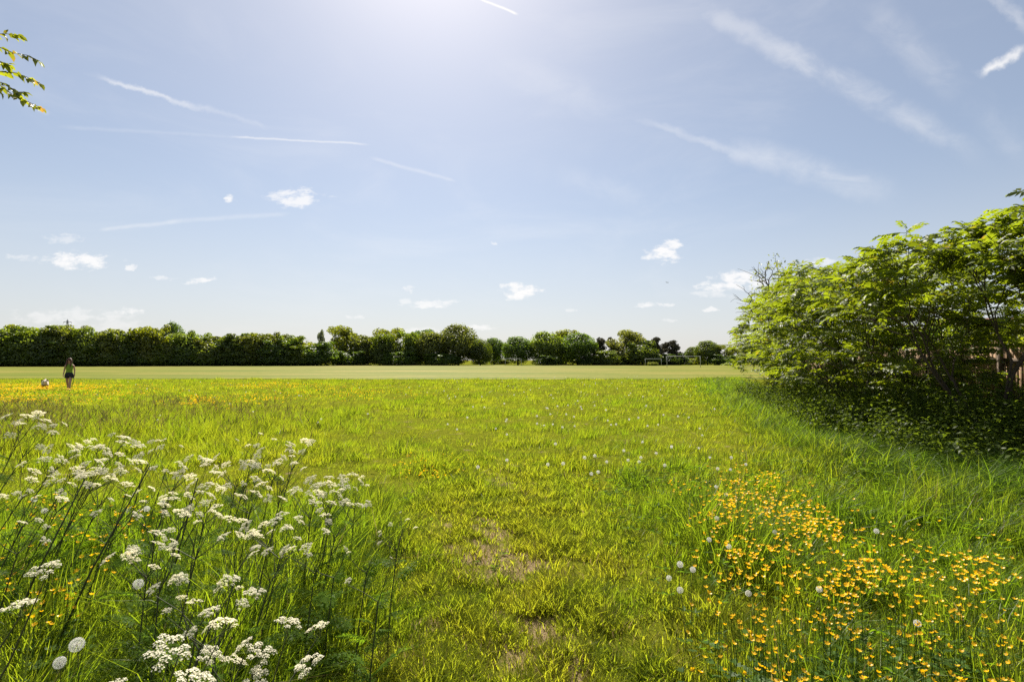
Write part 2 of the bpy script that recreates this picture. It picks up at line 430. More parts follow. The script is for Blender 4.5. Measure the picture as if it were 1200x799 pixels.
def grass_h(x, y):
    """height of the grass in metres, share of path turf, share of tall hedge-side grass"""
    x = np.asarray(x, float); y = np.asarray(y, float)
    pd = np.abs(x - path_c(y)) + .35 * (vnoise(x, y, .5, 7) - .5)
    on_path = sstep(.95, .35, pd + .25 * (vnoise(x, y, .25, 14) - .5)) * sstep(7.5, 3.8, y)
    base = .075 + .045 * vnoise(x, y, 2.5, 3) + .09 * sstep(.6, .85, vnoise(x, y, .7, 5))
    left = sstep(-.7, -1.25, x - path_c(y)) * sstep(7.0, 3.6, y); right = sstep(.8, 1.5, x - path_c(y)) * sstep(8.5, 4.5, y)
    band = sstep(-3.0, -6.5, x + .15 * (y - 10)) * sstep(7, 9, y) * sstep(16, 13, y)
    hd = hedge_x(y) - x
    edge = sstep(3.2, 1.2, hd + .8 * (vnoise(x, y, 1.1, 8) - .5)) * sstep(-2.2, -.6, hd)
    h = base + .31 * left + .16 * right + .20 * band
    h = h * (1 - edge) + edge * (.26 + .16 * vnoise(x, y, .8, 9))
    h = h * (.45 + .75 * sstep(.25, .8, vnoise(x, y, .30, 6)) + .32 * sstep(.35, .7, vnoise(x, y, .95, 16)))
    return h * (1 - on_path) + on_path * (.045 + .05 * vnoise(x, y, .3, 10)), on_path, edge

def ring(y0, y1, dens, xm=1.5):
    """random ground points in the band y0..y1 in front of the camera, per square metre"""
    W = y1 * 1.04 + xm
    n = int((y1 - y0) * 2 * W * dens)
    x = RNG.uniform(-W, W, n); y = RNG.uniform(y0, y1, n)
    k = (np.abs(x) < y * 1.04 + xm) & (x < hedge_x(y) + 2.0)
    return x[k], y[k]

def build_grass():
    mead, turf, edge = Stuff(), Stuff(), Stuff()
    def put(y0, y1, tufts, per, rad, width, segs, xm=1.5):
        x, y = ring(y0, y1, tufts, xm)
        n = len(x)
        th, _, _ = grass_h(x, y); th = th * RNG.uniform(.7, 1.3, n); tl = np.abs(RNG.normal(.18, .12, n)) + .06; tc = np.abs(RNG.normal(.4, .25, n))
        tt = RNG.uniform(0, 1, n); wind = RNG.normal(.3, 1.1, n)
        r = lambda a: np.repeat(a, per)
        N_ = n * per
        ang = RNG.uniform(0, 2 * np.pi, N_); rr = rad * np.sqrt(RNG.uniform(0, 1, N_))
        bx, by = r(x) + rr * np.cos(ang), r(y) + rr * np.sin(ang)
        h, onp, ed = grass_h(bx, by); h = .35 * h + .65 * r(th)
        h = h * RNG.uniform(.45, 1.25, N_)
        u = RNG.uniform(0, 1, N_)
        isp = u < onp; ise = ~isp & (u < ed)
        h = np.where(isp, np.minimum(h, .13), h)
        bare = isp & (vnoise(bx, by, .5, 21) * .62 + .38 * vnoise(bx, by, .14, 22) + .1 * (RNG.uniform(0, 1, N_) - .5) > .68)
        ok = ~bare & (by < 42.2 + 3.2 * vnoise(bx, by, 2.2, 12) * RNG.uniform(.3, 1, N_)) & (by > .5)
        lean = r(tl) * RNG.uniform(.3, 1.8, N_) + np.where(isp, .2, 0); curl = r(tc) * RNG.uniform(.3, 1.6, N_) + np.where(ise, .45, 0)
        az = np.where(RNG.uniform(0, 1, N_) < .5, ang, r(wind)) + RNG.normal(0, .5, N_)
        tint = np.clip(.6 * RNG.uniform(0, 1, N_) + .4 * r(tt), 0, .92)
        lush = np.maximum(sstep(-.8, -1.4, bx - path_c(by)) * sstep(7, 3.5, by), sstep(.9, 1.7, bx - path_c(by)) * sstep(9, 5, by))
        tint = tint * (1 - .75 * lush)                 # the rank growth beside the path is greener
        tint = np.where(RNG.uniform(0, 1, N_) < np.where(isp, .12, np.where(ise, .004, .015)), 1.0, tint)
        w = width * RNG.uniform(.7, 1.35, N_) * np.where(ise, 1.2, 1) * np.clip(h / .16, .55, 1.15)
        bz = gz(bx, by) - .01
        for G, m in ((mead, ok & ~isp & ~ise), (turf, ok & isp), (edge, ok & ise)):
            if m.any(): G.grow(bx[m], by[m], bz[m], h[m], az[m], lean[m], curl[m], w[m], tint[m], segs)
    put(.6, 3.0, 190, 17, .07, .0054, 3, 1.0)
    put(3.0, 6.0, 150, 17, .08, .0062, 2)
    put(6.0, 9.0, 74, 18, .12, .0082, 2)
    put(9.0, 13.0, 50, 18, .14, .0100, 1)
    # close-set short turf of the path, in little tussocks with worn gaps between
    n = 13000; y = RNG.uniform(1.5, 8.5, n) ** 1.0; x = path_c(y) + RNG.uniform(-1.15, 1.15, n)
    per = 13; r = lambda a: np.repeat(a, per); N_ = n * per
    ang = RNG.uniform(0, 6.283, N_); rr = .05 * np.sqrt(RNG.uniform(0, 1, N_)); bx, by = r(x) + rr * np.cos(ang), r(y) + rr * np.sin(ang)
    _, onp, _ = grass_h(bx, by)
    tuss = sstep(.45, .8, vnoise(bx, by, .22, 13)); wear = vnoise(bx, by, .5, 21) * .62 + .38 * vnoise(bx, by, .14, 22) + .10 * (RNG.uniform(0, 1, N_) - .5) + .15 * sstep(.5, .1, np.abs(bx - path_c(by)))
    h = (.04 + .045 * r(RNG.uniform(0, 1, n)) + .07 * tuss) * RNG.uniform(.5, 1.3, N_)
    ok = (RNG.uniform(0, 1, N_) < .25 + onp) & (wear < .71 + .3 * (RNG.uniform(0, 1, N_) < .12))
    tint = np.where(RNG.uniform(0, 1, N_) < .03 + .25 * sstep(.6, .8, wear), 1., np.clip(.5 * RNG.uniform(0, 1, N_) + .45 * sstep(.3, .75, wear), 0, .92))
    a = (bx, by, gz(bx, by) - .006, h, ang + RNG.normal(0, .6, N_), RNG.uniform(.05, .7, N_), RNG.uniform(.1, .6, N_), .0066 * RNG.uniform(.7, 1.4, N_) * np.where(by > 5, 1.4, 1.0), tint)
    turf.grow(*[q[ok] for q in a], 2)
    put(13.0, 22.0, 25, 20, .20, .0140, 1)
    put(22.0, 45.4, 7.5, 22, .36, .026, 1)
    for G, nm, mt, lb in ((mead, 'meadow_grass', 'grass', 'long yellow-green meadow grass spread over the whole field'),
                          (turf, 'path_turf', 'grass_path', 'short trodden turf along the worn path up the middle'),
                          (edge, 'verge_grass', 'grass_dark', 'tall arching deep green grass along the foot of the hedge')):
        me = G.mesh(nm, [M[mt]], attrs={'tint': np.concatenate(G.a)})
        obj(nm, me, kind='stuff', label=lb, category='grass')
        print(nm, len(me.polygons))
    # brown seeding grasses standing above the rest on the left
    G = Stuff(); n = 9000
    y = RNG.uniform(7.5, 16, n); x = -RNG.uniform(2.0, 16.5, n); k = (np.abs(x) < y * 1.04 + 1) & (RNG.uniform(0, 1, n) < (.45 * sstep(-3.5, -8, x) * sstep(.3, .6, vnoise(x, y, 1.6, 51)) + .03)); x, y = x[k], y[k]; n = len(x)
    z = gz(x, y); h = RNG.uniform(.38, .62, n); az = RNG.normal(.3, .9, n); lean = RNG.uniform(.05, .4, n)
    G.grow(x, y, z, h, az, lean, RNG.uniform(0, .3, n), np.full(n, .006), np.full(n, .3), 2)
    for q in range(3): G.grow(x + h * lean * .8 * np.cos(az), y + h * lean * .8 * np.sin(az), z + h * (.72 + .06 * q), h * .26, az + RNG.normal(0, 1.5, n), np.full(n, .5), np.full(n, .3), np.full(n, .014), np.full(n, .3), 1)
    M['seed_head'] = mat_leaf('grass_seed_head', (0.12, 0.105, 0.035), (0.19, 0.16, 0.04), .3, 3)
    obj('seeding_grass', G.mesh('seeding_grass', [M['seed_head']]), kind='stuff', label='brownish seeding grass heads in a band before the buttercup drifts', category='grass')
build_grass()

# ------------------------------------------------------------------ branching skeletons
def kmeans2(P, rng, k=2):
    c = P[rng.choice(len(P), k, replace=False)]
    for _ in range(6):
        lab = np.argmin(((P[:, None] - c[None]) ** 2).sum(-1), 1)
        for j in range(k):
            if (lab == j).any(): c[j] = P[lab == j].mean(0)
    return lab

def skeleton(root, tips, rng, r_tip, expo=.45, pull=.42, wob=.06, first=None, droop=0.0):
    """branches joining the root to every tip; returns (list of (points, radii), tip directions)"""
    segs = []; dirs = np.zeros((len(tips), 3))
    def rec(p, pd, ids, depth):
        n = len(ids); r0 = r_tip * n ** expo
        T = tips[ids]
        if n == 1:
            e = T[0]; L = np.linalg.norm(e - p); m = (p + e) / 2 + pd * L * .12 + rng.normal(0, wob * L, 3); m[2] -= droop * L
            segs.append((np.array([p, m, e]), np.array([r0 * 1.15, r0, r0 * .6]))); dirs[ids[0]] = (e - m) / (np.linalg.norm(e - m) + 1e-9)
            return
        c = T.mean(0); f = pull if depth or first is None else first
        e = p + (c - p) * f; L = np.linalg.norm(e - p); e = e + pd * L * .15
        m = (p + e) / 2 + pd * L * .12 + rng.normal(0, wob * L, 3)
        segs.append((np.array([p, m, e]), np.array([r0 * 1.12, r0 * 1.03, r0])))
        d = (e - m) / (np.linalg.norm(e - m) + 1e-9)
        k = 2 if n < 4 or rng.random() < .65 else 3
        lab = kmeans2(T, rng, k)
        for j in range(k):
            s = [ids[q] for q in range(n) if lab[q] == j]
            if s: rec(e, d, s, depth + 1)
    rec(np.array(root, float), np.array([0, 0, 1.0]), list(range(len(tips))), 0)
    return segs, dirs

def tubes(segs, n=5, thin=4, cut=.012):
    g = Geo()
    for P, r in segs: g.tube(P, r, n if r[0] > cut else thin, cap=False)
    return g

def rot_frames(X, up=(0, 0, 1), roll=None):
    """rotation matrices (n,3,3) with columns x,y,z; x along X, z as near to up as possible"""
    X = X / (np.linalg.norm(X, axis=1)[:, None] + 1e-9)
    Yv = np.cross(np.broadcast_to(np.array(up, float), X.shape), X); Yv /= np.linalg.norm(Yv, axis=1)[:, None] + 1e-9
    Z = np.cross(X, Yv)
    if roll is not None:
        c, s = np.cos(roll)[:, None], np.sin(roll)[:, None]
        Yv, Z = c * Yv + s * Z, c * Z - s * Yv
    return np.stack([X, Yv, Z], -1)

def batch(V, F, Rm, P, S):
    """copies of one small mesh: vertices (n*nv,3), faces"""
    n = len(P); nv = len(V)
    W = np.einsum('nij,vj->nvi', Rm, V) * np.asarray(S).reshape(-1, 1, 1) + P[:, None]
    off = (np.arange(n) * nv)[:, None, None]
    return W.reshape(-1, 3), [(f[None] + off).reshape(-1, f.shape[1]) for f in F]

def crown_mesh(name, mat, P, size, rng, outward=None, fold=.35):
    """a crown of leaf sprays: at every point a small folded leaf pair, turned every way"""
    n = len(P)
    lv = np.array([[0, 0, 0], [.5, -.42, fold * .4], [1.05, 0, 0], [.5, .42, fold * .4], [.5, 0, -.08]])
    lf = np.array([[0, 1, 4], [1, 2, 4], [2, 3, 4], [3, 0, 4]])
    if outward is None: Rm = rot_frames(rng.normal(0, 1, (n, 3)), roll=rng.normal(0, .9, n))
    else:                                            # leaves face outward, as they do to the light
        Z = outward + rng.normal(0, .42, (n, 3)); Z /= np.linalg.norm(Z, axis=1)[:, None]
        X = np.cross(Z, rng.normal(0, 1, (n, 3))); X /= np.linalg.norm(X, axis=1)[:, None] + 1e-9
        Rm = np.stack([X, np.cross(Z, X), Z], -1)
    V, F = batch(lv - np.array([.5, 0, 0]), [lf], Rm, P, size * rng.uniform(.6, 1.35, n))
    return mesh_np(name, V, F, [mat])

def lobes_points(lobes, n, rng, shell=.62):
    """points through a set of ellipsoid lobes (cx,cy,cz,rx,ry,rz), more of them near the skin"""
    L = np.array(lobes); vol = (L[:, 3] * L[:, 4] * L[:, 5]) ** (2 / 3)
    k = rng.choice(len(L), n, p=vol / vol.sum())
    D = rng.normal(0, 1, (n, 3)); D /= np.linalg.norm(D, axis=1)[:, None]
    rad = np.where(rng.random(n) < shell, rng.normal(.95, .07, n), rng.uniform(.2, .95, n))
    P = L[k, :3] + D * L[k, 3:] * rad[:, None]
    return P, D

# ------------------------------------------------------------------ far trees
M['tree_mid'] = mat_leaf('tree_leaf_mid', (0.085, 0.12, 0.018), (0.26, 0.34, 0.012), .35, .35, .48, .03, .25)
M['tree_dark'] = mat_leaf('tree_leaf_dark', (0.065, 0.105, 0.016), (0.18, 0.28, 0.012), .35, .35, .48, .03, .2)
M['tree_pale'] = mat_leaf('tree_leaf_pale', (0.12, 0.135, 0.035), (0.34, 0.36, 0.04), .35, .35, .48, .03, .15)
M['tree_olive'] = mat_leaf('tree_leaf_olive', (0.10, 0.12, 0.024), (0.30, 0.34, 0.02), .35, .35, .48, .03, .15)
M['tree_yellow'] = mat_leaf('tree_leaf_yellow', (0.12, 0.14, 0.018), (0.38, 0.42, 0.012), .35, .35, .48, .03, .2)
M['tree_pine'] = mat_leaf('pine_needles', (0.065, 0.062, 0.036), (0.11, 0.10, 0.05), .35, .5, .2, .02, .2)
M['tree_grey'] = mat_leaf('tree_leaf_grey', (0.1, 0.12, 0.06), (0.28, 0.32, 0.10), .3, .5, .36, .03, .1)

def make_crown(kind, seed):
    """unit crown and trunk (about 1 wide, 1 tall, standing at z = 0); returns the two meshes"""
    g = np.random.default_rng(seed)
    lob = []
    if kind == 'round':                       # broad dome, leaved nearly to the ground
        lob.append((0, 0, .50, .44, .44, .45))
        for a in np.linspace(0, 6.28, 9)[:-1]:
            zz = g.uniform(.25, .78); rr = .30 * math.sqrt(max(.1, 1 - ((zz - .45) / .55) ** 2))
            lob.append((rr * math.cos(a), rr * math.sin(a), zz, g.uniform(.14, .2), g.uniform(.14, .2), g.uniform(.13, .19)))
        for _ in range(5): lob.append((g.uniform(-.16, .16), g.uniform(-.16, .16), g.uniform(.78, .87), .13, .13, .11))
        n, sz = 13000, .036
    elif kind == 'airy':                      # open crown with gaps
        for zz in np.linspace(.16, .9, 28):
            rr = .42 * math.sqrt(max(.15, 1 - ((zz - .5) / .5) ** 2)) * g.uniform(.3, 1)
            a = g.uniform(0, 6.28)
            lob.append((rr * math.cos(a), rr * math.sin(a), zz, g.uniform(.10, .17), g.uniform(.10, .17), g.uniform(.08, .13)))
        lob.append((0, 0, .2, .4, .4, .22)); n, sz = 9500, .036
    elif kind == 'bush':                      # hedge shrub, leaved to the ground, ragged top
        for _ in range(18):
            zz = g.uniform(.12, .86); rr = .40 * g.uniform(.2, 1) * (1.05 - .5 * zz); a = g.uniform(0, 6.28)
            lob.append((rr * math.cos(a), rr * math.sin(a), zz, g.uniform(.12, .2), g.uniform(.12, .2), g.uniform(.09, .16)))
        lob.append((0, 0, .25, .46, .42, .27)); lob.append((0, 0, .5, .42, .40, .30))
        for _ in range(12): lob.append((g.uniform(-.36, .36), g.uniform(-.3, .3), g.uniform(.74, .96), g.uniform(.05, .1), g.uniform(.05, .1), g.uniform(.05, .09)))
        n, sz = 12000, .042
    elif kind == 'pine':                      # uneven flat plates of needles on a bare stem
        for zz in np.linspace(.18, .93, 22):
            rr = .42 * (1.12 - zz) * g.uniform(.2, 1) + .03; a = g.uniform(0, 6.28)
            lob.append((rr * math.cos(a), rr * math.sin(a), zz, g.uniform(.13, .2), g.uniform(.13, .2), g.uniform(.05, .085)))
        lob.append((0, 0, .95, .06, .06, .06)); lob.append((0, 0, .14, .42, .42, .15)); n, sz = 6500, .040
    elif kind == 'column':
        for zz in np.linspace(.15, .9, 9): lob.append((g.normal(0, .07), g.normal(0, .07), zz, .3 * (1.1 - zz * .7), .3 * (1.1 - zz * .7), .12))
        n, sz = 4200, .046
    elif kind == 'sparse':                    # nearly bare crown
        for _ in range(8): lob.append((g.normal(0, .18), g.normal(0, .18), g.uniform(.3, .92), .12, .12, .12))
        n, sz = 260, .05
    P, D = lobes_points(lob, n, g)
    P[:, 2] = np.maximum(P[:, 2], .012)
    tips, _ = lobes_points(lob, 16 if kind != 'sparse' else 60, g, 0.2)
    segs, _ = skeleton((0, 0, -.01), tips, g, .006 if kind != 'sparse' else .004, .5, .4, first=.45)
    return crown_mesh(kind + '_crown', None, P, sz, g, D), tubes(segs, 6, 4, .01).mesh(kind + '_trunk', [M['bark']], True)

CROWNS = {k: [make_crown(k, 40 + 7 * i + len(k)) for i in range(n)] for k, n in (('round', 3), ('airy', 2), ('bush', 3), ('pine', 2), ('column', 1), ('sparse', 1))}
def gxy(px, Y): return (px - 600) / FPX * Y       # ground x of a picture column at depth Y
def top_z(py, Y): return CAM_H + (422 - py) / FPX * Y

def far_tree(name, cat, px, top, wpx, Y, kind, mat, label, group, thick=1.0):
    x = gxy(px, Y); h = top_z(top, Y) * 1.06; w = wpx * 1.22 / FPX * Y
    i = random.randrange(len(CROWNS[kind]))
    h *= random.uniform(.97, 1.05) if name != 'hedge_tree' else random.uniform(.86, 1.0)
    t = thing(name, label, cat, (x, Y, 0), random.uniform(0, 6.28), group)
    obj('trunk', CROWNS[kind][i][1], t, scale=(w, w * thick, h))
    c = obj('crown', CROWNS[kind][i][0], t, scale=(w, w * thick, h))
    c.material_slots[0].link = 'OBJECT'; c.material_slots[0].material = M[mat]
    return t

def build_treeline():
    g1 = 'trees along the far edge of the playing field'
    T = [  # name, px, top, width, Y, kind, colour, label
        ('poplar_tree', 376, 391, 13, 160, 'column', 'tree_grey', 'narrow upright grey-green tree at the end of the long hedge'),
        ('bare_tree', 363, 396, 9, 172, 'sparse', 'tree_grey', 'thin nearly bare treetop just left of the grey-green column tree'),
        ('broadleaf_tree', 398, 384, 40, 163, 'airy', 'tree_yellow', 'light green open-crowned tree beside the narrow grey-green tree'),
        ('broadleaf_tree', 427, 394, 34, 160, 'bush', 'tree_olive', 'lower olive tree filling the dip between two open-crowned trees'),
        ('broadleaf_tree', 459, 385, 44, 164, 'airy', 'tree_yellow', 'tall pale-topped open tree, second light crown along the line'),
        ('broadleaf_tree', 452, 394, 36, 158, 'bush', 'tree_mid', 'dark leafy tree standing before the pale-topped open tree'),
        ('broadleaf_tree', 481, 392, 30, 160, 'bush', 'tree_mid', 'mid green tree beside the brownish olive tree'),
        ('broadleaf_tree', 493, 388, 34, 172, 'airy', 'tree_dark', 'dark treetop peeping out behind the brownish olive tree'),
        ('broadleaf_tree', 506, 389, 38, 160, 'round', 'tree_olive', 'brownish olive rounded tree left of the tallest tree'),
        ('broadleaf_tree', 537, 381, 46, 161, 'round', 'tree_olive', 'tallest broad olive-green tree in the middle of the far line'),
        ('broadleaf_tree', 563, 398, 26, 158, 'round', 'tree_mid', 'small rounded tree tucked against the tallest tree'),
        ('broadleaf_tree', 579, 396, 25, 182, 'round', 'tree_dark', 'dark round tree set back in the gap by the small goal'),
        ('broadleaf_tree', 607, 395, 34, 164, 'round', 'tree_dark', 'dark domed tree standing right behind the small goal'),
        ('broadleaf_tree', 640, 390, 39, 164, 'round', 'tree_mid', 'full domed green tree, first right of the small goal'),
        ('broadleaf_tree', 662, 389, 38, 178, 'airy', 'tree_yellow', 'yellow-green treetop showing between two dark domed trees'),
        ('broadleaf_tree', 677, 391, 42, 163, 'round', 'tree_dark', 'broad dark domed tree left of the brown pines'),
        ('pine_tree', 702, 397, 22, 166, 'pine', 'tree_pine', 'dark brownish pine next to the broad domed tree'),
        ('pine_tree', 716, 396, 16, 168, 'pine', 'tree_pine', 'slim dark pine left of the big pale tree'),
        ('broadleaf_tree', 710, 412, 34, 158, 'bush', 'tree_mid', 'low green bush growing below the two left pines'),
        ('broadleaf_tree', 740, 389, 46, 164, 'airy', 'tree_pale', 'big pale green airy tree between the pine groups'),
        ('broadleaf_tree', 752, 400, 40, 160, 'bush', 'tree_mid', 'green bushy tree at the foot of the big pale tree'),
        ('pine_tree', 769, 398, 24, 167, 'pine', 'tree_pine', 'dark pine right of the big pale tree'),
        ('pine_tree', 780, 403, 17, 169, 'pine', 'tree_pine', 'short dark pine in the middle of the right pine group'),
        ('pine_tree', 790, 400, 24, 166, 'pine', 'tree_pine', 'dark pine on the outer end of the right pine group'),
        ('broadleaf_tree', 812, 407, 18, 185, 'round', 'tree_mid', 'small round tree seen through the large goal'),
        ('broadleaf_tree', 829, 401, 27, 168, 'round', 'tree_mid', 'rounded green tree behind the right post of the large goal'),
        ('broadleaf_tree', 850, 404, 32, 168, 'airy', 'tree_olive', 'olive tree at the end of the line beside the sumac hedge'),
        ('broadleaf_tree', 884, 402, 36, 172, 'round', 'tree_mid', 'green tree mostly hidden behind the sumac hedge'),
    ]
    for (nm, px, top, w, Y, kind, mat, lb) in T:
        far_tree(nm, 'tree', px, top, w, Y, kind, mat, lb, g1)
    # low growth between and behind the trees
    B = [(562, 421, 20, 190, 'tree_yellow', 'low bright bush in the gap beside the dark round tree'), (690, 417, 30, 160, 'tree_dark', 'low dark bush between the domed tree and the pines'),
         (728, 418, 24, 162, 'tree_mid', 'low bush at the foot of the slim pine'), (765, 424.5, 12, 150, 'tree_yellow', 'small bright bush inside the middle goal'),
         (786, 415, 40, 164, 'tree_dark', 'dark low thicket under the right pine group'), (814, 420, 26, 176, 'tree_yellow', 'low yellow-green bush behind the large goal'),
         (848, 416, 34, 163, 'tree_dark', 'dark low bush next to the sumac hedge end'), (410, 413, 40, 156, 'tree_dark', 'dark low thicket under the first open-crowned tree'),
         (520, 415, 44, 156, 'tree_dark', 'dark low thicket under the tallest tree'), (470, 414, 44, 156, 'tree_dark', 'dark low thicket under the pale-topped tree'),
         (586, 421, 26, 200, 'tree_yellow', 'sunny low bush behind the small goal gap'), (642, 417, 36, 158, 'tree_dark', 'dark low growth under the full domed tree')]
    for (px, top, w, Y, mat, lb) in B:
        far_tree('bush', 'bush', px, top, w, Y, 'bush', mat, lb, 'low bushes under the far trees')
    # the long unbroken hedge on the left
    H = [(-50, 378, 70, 128), (-12, 378, 56, 130), (22, 381, 52, 131), (52, 380, 46, 132), (80, 382, 44, 134), (104, 385, 44, 134), (128, 384, 46, 136),
         (152, 387, 42, 137), (176, 380, 42, 138), (198, 386, 44, 140), (222, 388, 44, 141), (246, 389, 42, 142), (268, 388, 44, 143),
         (292, 390, 42, 145), (315, 391, 42, 146), (338, 392, 40, 148), (358, 398, 34, 150)]
    cols = ['tree_yellow', 'tree_yellow', 'tree_mid', 'tree_mid', 'tree_olive', 'tree_mid', 'tree_olive', 'tree_mid', 'tree_yellow', 'tree_yellow', 'tree_mid', 'tree_olive', 'tree_mid', 'tree_yellow', 'tree_olive', 'tree_mid', 'tree_yellow']
    LB = ['bright green hedge tree beyond the end of the frame', 'bright green bushy tree at the end of the hedge, under the branch tip', 'leafy hedge tree between the hedge end and the walker',
          'dark leafy hedge tree behind the walking woman', 'olive hedge tree directly under the pylon', 'green hedge tree, first past the pylon', 'olive hedge tree, second past the pylon',
          'hedge tree just before the yellow-green hump', 'yellow-green humped tree rising above the hedge top', 'yellow-green hedge tree under the dark round treetop', 'green hedge tree, first past the round treetop',
          'olive hedge tree, second past the round treetop', 'green hedge tree, third past the round treetop', 'yellow-green hedge tree, fourth past the round treetop', 'olive hedge tree, third before the grey column tree',
          'green hedge tree, second before the grey column tree', 'low yellow-green hedge bush against the grey column tree']
    for (px, top, w, Y), mt, lb in zip(H, cols, LB):
        far_tree('hedge_tree', 'tree', px, top + 1, w, Y, 'bush', mt, lb, 'trees of the long hedge', 1.0)
    far_tree('broadleaf_tree', 'tree', 202, 379, 26, 152, 'round', 'tree_dark', 'dark round treetop rising behind the long hedge', 'trees of the long hedge')
    ORD = 'first second third fourth fifth sixth seventh eighth ninth tenth eleventh twelfth thirteenth fourteenth fifteenth sixteenth seventeenth eighteenth'.split()
    for k, px in enumerate(range(372, -80, -26)):
        far_tree('hedge_shrub', 'shrub', px + random.uniform(-6, 6), 404 + random.uniform(-4, 4), 46, 126 + (px + 60) * .052, 'bush', ['tree_dark', 'tree_mid'][k % 2],
                 'dark shrub at the foot of the long hedge, %s from the grey column tree' % ORD[k], 'shrubs at the foot of the long hedge')
build_treeline()

# ------------------------------------------------------------------ sumac hedge
def pinnate_leaf(rng, pairs=7):
    """one feather-shaped leaf, 1 long, arching; leaflets folded and drooping"""
    g = Geo()
    xs = np.linspace(0, .9, 6); arch = lambda t: .16 * t - .42 * t * t
    g.tube(np.stack([xs, 0 * xs, arch(xs)], -1), np.linspace(.010, .004, 6), 3, cap=False)
    lv = np.array([[0, 0, 0], [.45, -.23, .06], [1, 0, -.14], [.45, .23, .06], [.42, 0, -.02]])
    lf = np.array([[0, 1, 4], [1, 2, 4], [2, 3, 4], [3, 0, 4]])
    for k in range(pairs + 1):
        t = .16 + .74 * k / pairs
        L = .34 * (1 - .75 * abs(t - .45) ** 1.4 * 1.6) * rng.uniform(.85, 1.1)
        slope = .16 - .84 * t
        sides = (1, -1) if k < pairs else (0,)
        for s in sides:
            a = s * (1.18 - .5 * t) + rng.normal(0, .08) if s else 0.0
            d = np.array([math.cos(a), math.sin(a), -.30 + rng.normal(0, .12) + (slope if s == 0 else 0)])
            Rm = rot_frames(d[None], roll=np.array([rng.normal(0, .25)]))[0]
            g.add((lv * L) @ Rm.T + np.array([t, 0, arch(t)]), lf)
    return g

PINNATE = [pinnate_leaf(np.random.default_rng(60 + i), 6 + i % 3) for i in range(4)]
PINNATE_ME = [p.mesh('pinnate_leaf', [M['sumac']]) for p in PINNATE]

def sumac(x, y, h, r, zmin, label, n_tips, parts, seed, leaf=.46, per=5, name='sumac_tree', stems=3):
    g = np.random.default_rng(seed)
    z0 = float(gz(x, y))
    t = thing(name, label, 'sumac', (x, y, z0), 0, 'sumac hedge along the fence')
    # shoot ends over a rugged dome and some inside it
    n = n_tips; u = g.uniform(0, 1, n); th = g.uniform(0, 2 * np.pi, n)
    zc = (zmin + h) / 2; hz = (h - zmin) / 2
    cz = 1 - (1.9 if zmin < 1 else 1.35) * u ** 1.25
    D = np.stack([np.sqrt(1 - cz ** 2) * np.cos(th), np.sqrt(1 - cz ** 2) * np.sin(th), cz], -1)
    bump = 1 + .16 * np.sin(3 * th + seed) * np.sqrt(1 - cz ** 2) + g.normal(0, .07, n)
    fill = np.where(g.random(n) < .25, g.uniform(.55, .9, n), np.where(g.random(n) < .10, g.uniform(1.06, 1.2, n), 1.0))
    tips = D * np.array([r, r, hz]) * (bump * fill)[:, None] + np.array([0, 0, zc])
    tips[:, 2] = np.clip(tips[:, 2], .25, h + .12)
    segs, dirs = [], np.zeros((n, 3))
    lab = kmeans2(tips, g, stems)
    for j in range(stems):
        ids = np.where(lab == j)[0]
        if not len(ids): continue
        a = 2 * np.pi * j / stems + g.uniform(0, 1)
        s, d = skeleton((.12 * math.cos(a), .12 * math.sin(a), -.15), tips[ids], g, .0048, .43, .36, .09, first=.22)
        segs += s; dirs[ids] = d
    obj('trunk', tubes(segs, 6, 4, .02).mesh('sumac_trunk', [M['sumac_bark']], True), t)
    # rosettes of feather leaves at the shoot ends
    Pn, Dn, Sn = [], [], []
    for i in range(n):
        m = per + g.integers(-1, 2); a0 = g.uniform(0, 6.28)
        for k in range(m):
            a = a0 + k * 2.4 + g.normal(0, .25); el = g.uniform(-.15, .65)
            rad = np.array([math.cos(a), math.sin(a), 0]); outw = np.array([D[i, 0], D[i, 1], 0])
            d = rad * math.cos(el) + np.array([0, 0, math.sin(el)]) + .45 * outw + .25 * dirs[i]
            Pn.append(tips[i] - dirs[i] * .03 * k); Dn.append(d); Sn.append(leaf * g.uniform(.6, 1.15) * (.7 if el > .5 else 1))
    Pn, Dn, Sn = np.array(Pn), np.array(Dn), np.array(Sn)
    Rm = rot_frames(Dn, roll=g.normal(0, .35, len(Dn)))
    which = g.integers(0, len(PINNATE), len(Dn))
    cam_v = np.array([-x, -y, CAM_H]); cam_v = cam_v / np.linalg.norm(cam_v)
    score = (Pn - np.array([0, 0, zc])) @ cam_v + g.normal(0, .15, len(Pn))
    order = np.argsort(-score); own = order[:parts]; rest = order[parts:]
    for i in own:
        o = obj('leaf', PINNATE_ME[which[i]], t)
        mt = Matrix.Identity(4)
        for a in range(3):
            for b in range(3): mt[a][b] = float(Rm[i, a, b] * Sn[i])
            mt[a][3] = float(Pn[i, a])
        o.matrix_basis = mt
    gg = Geo()
    for w in range(len(PINNATE)):
        ii = rest[which[rest] == w]
        if not len(ii): continue
        V0 = np.concatenate(PINNATE[w].V); F = []
        if PINNATE[w].T: F.append(np.concatenate(PINNATE[w].T))
        F.append(np.concatenate(PINNATE[w].Q))
        V, FF = batch(V0, F, Rm[ii], Pn[ii], Sn[ii])
        gg.add(V, FF[0], FF[1])
    c = obj('crown', gg.mesh('sumac_crown', [M['sumac']]), t); c['kind'] = 'stuff'
    return t

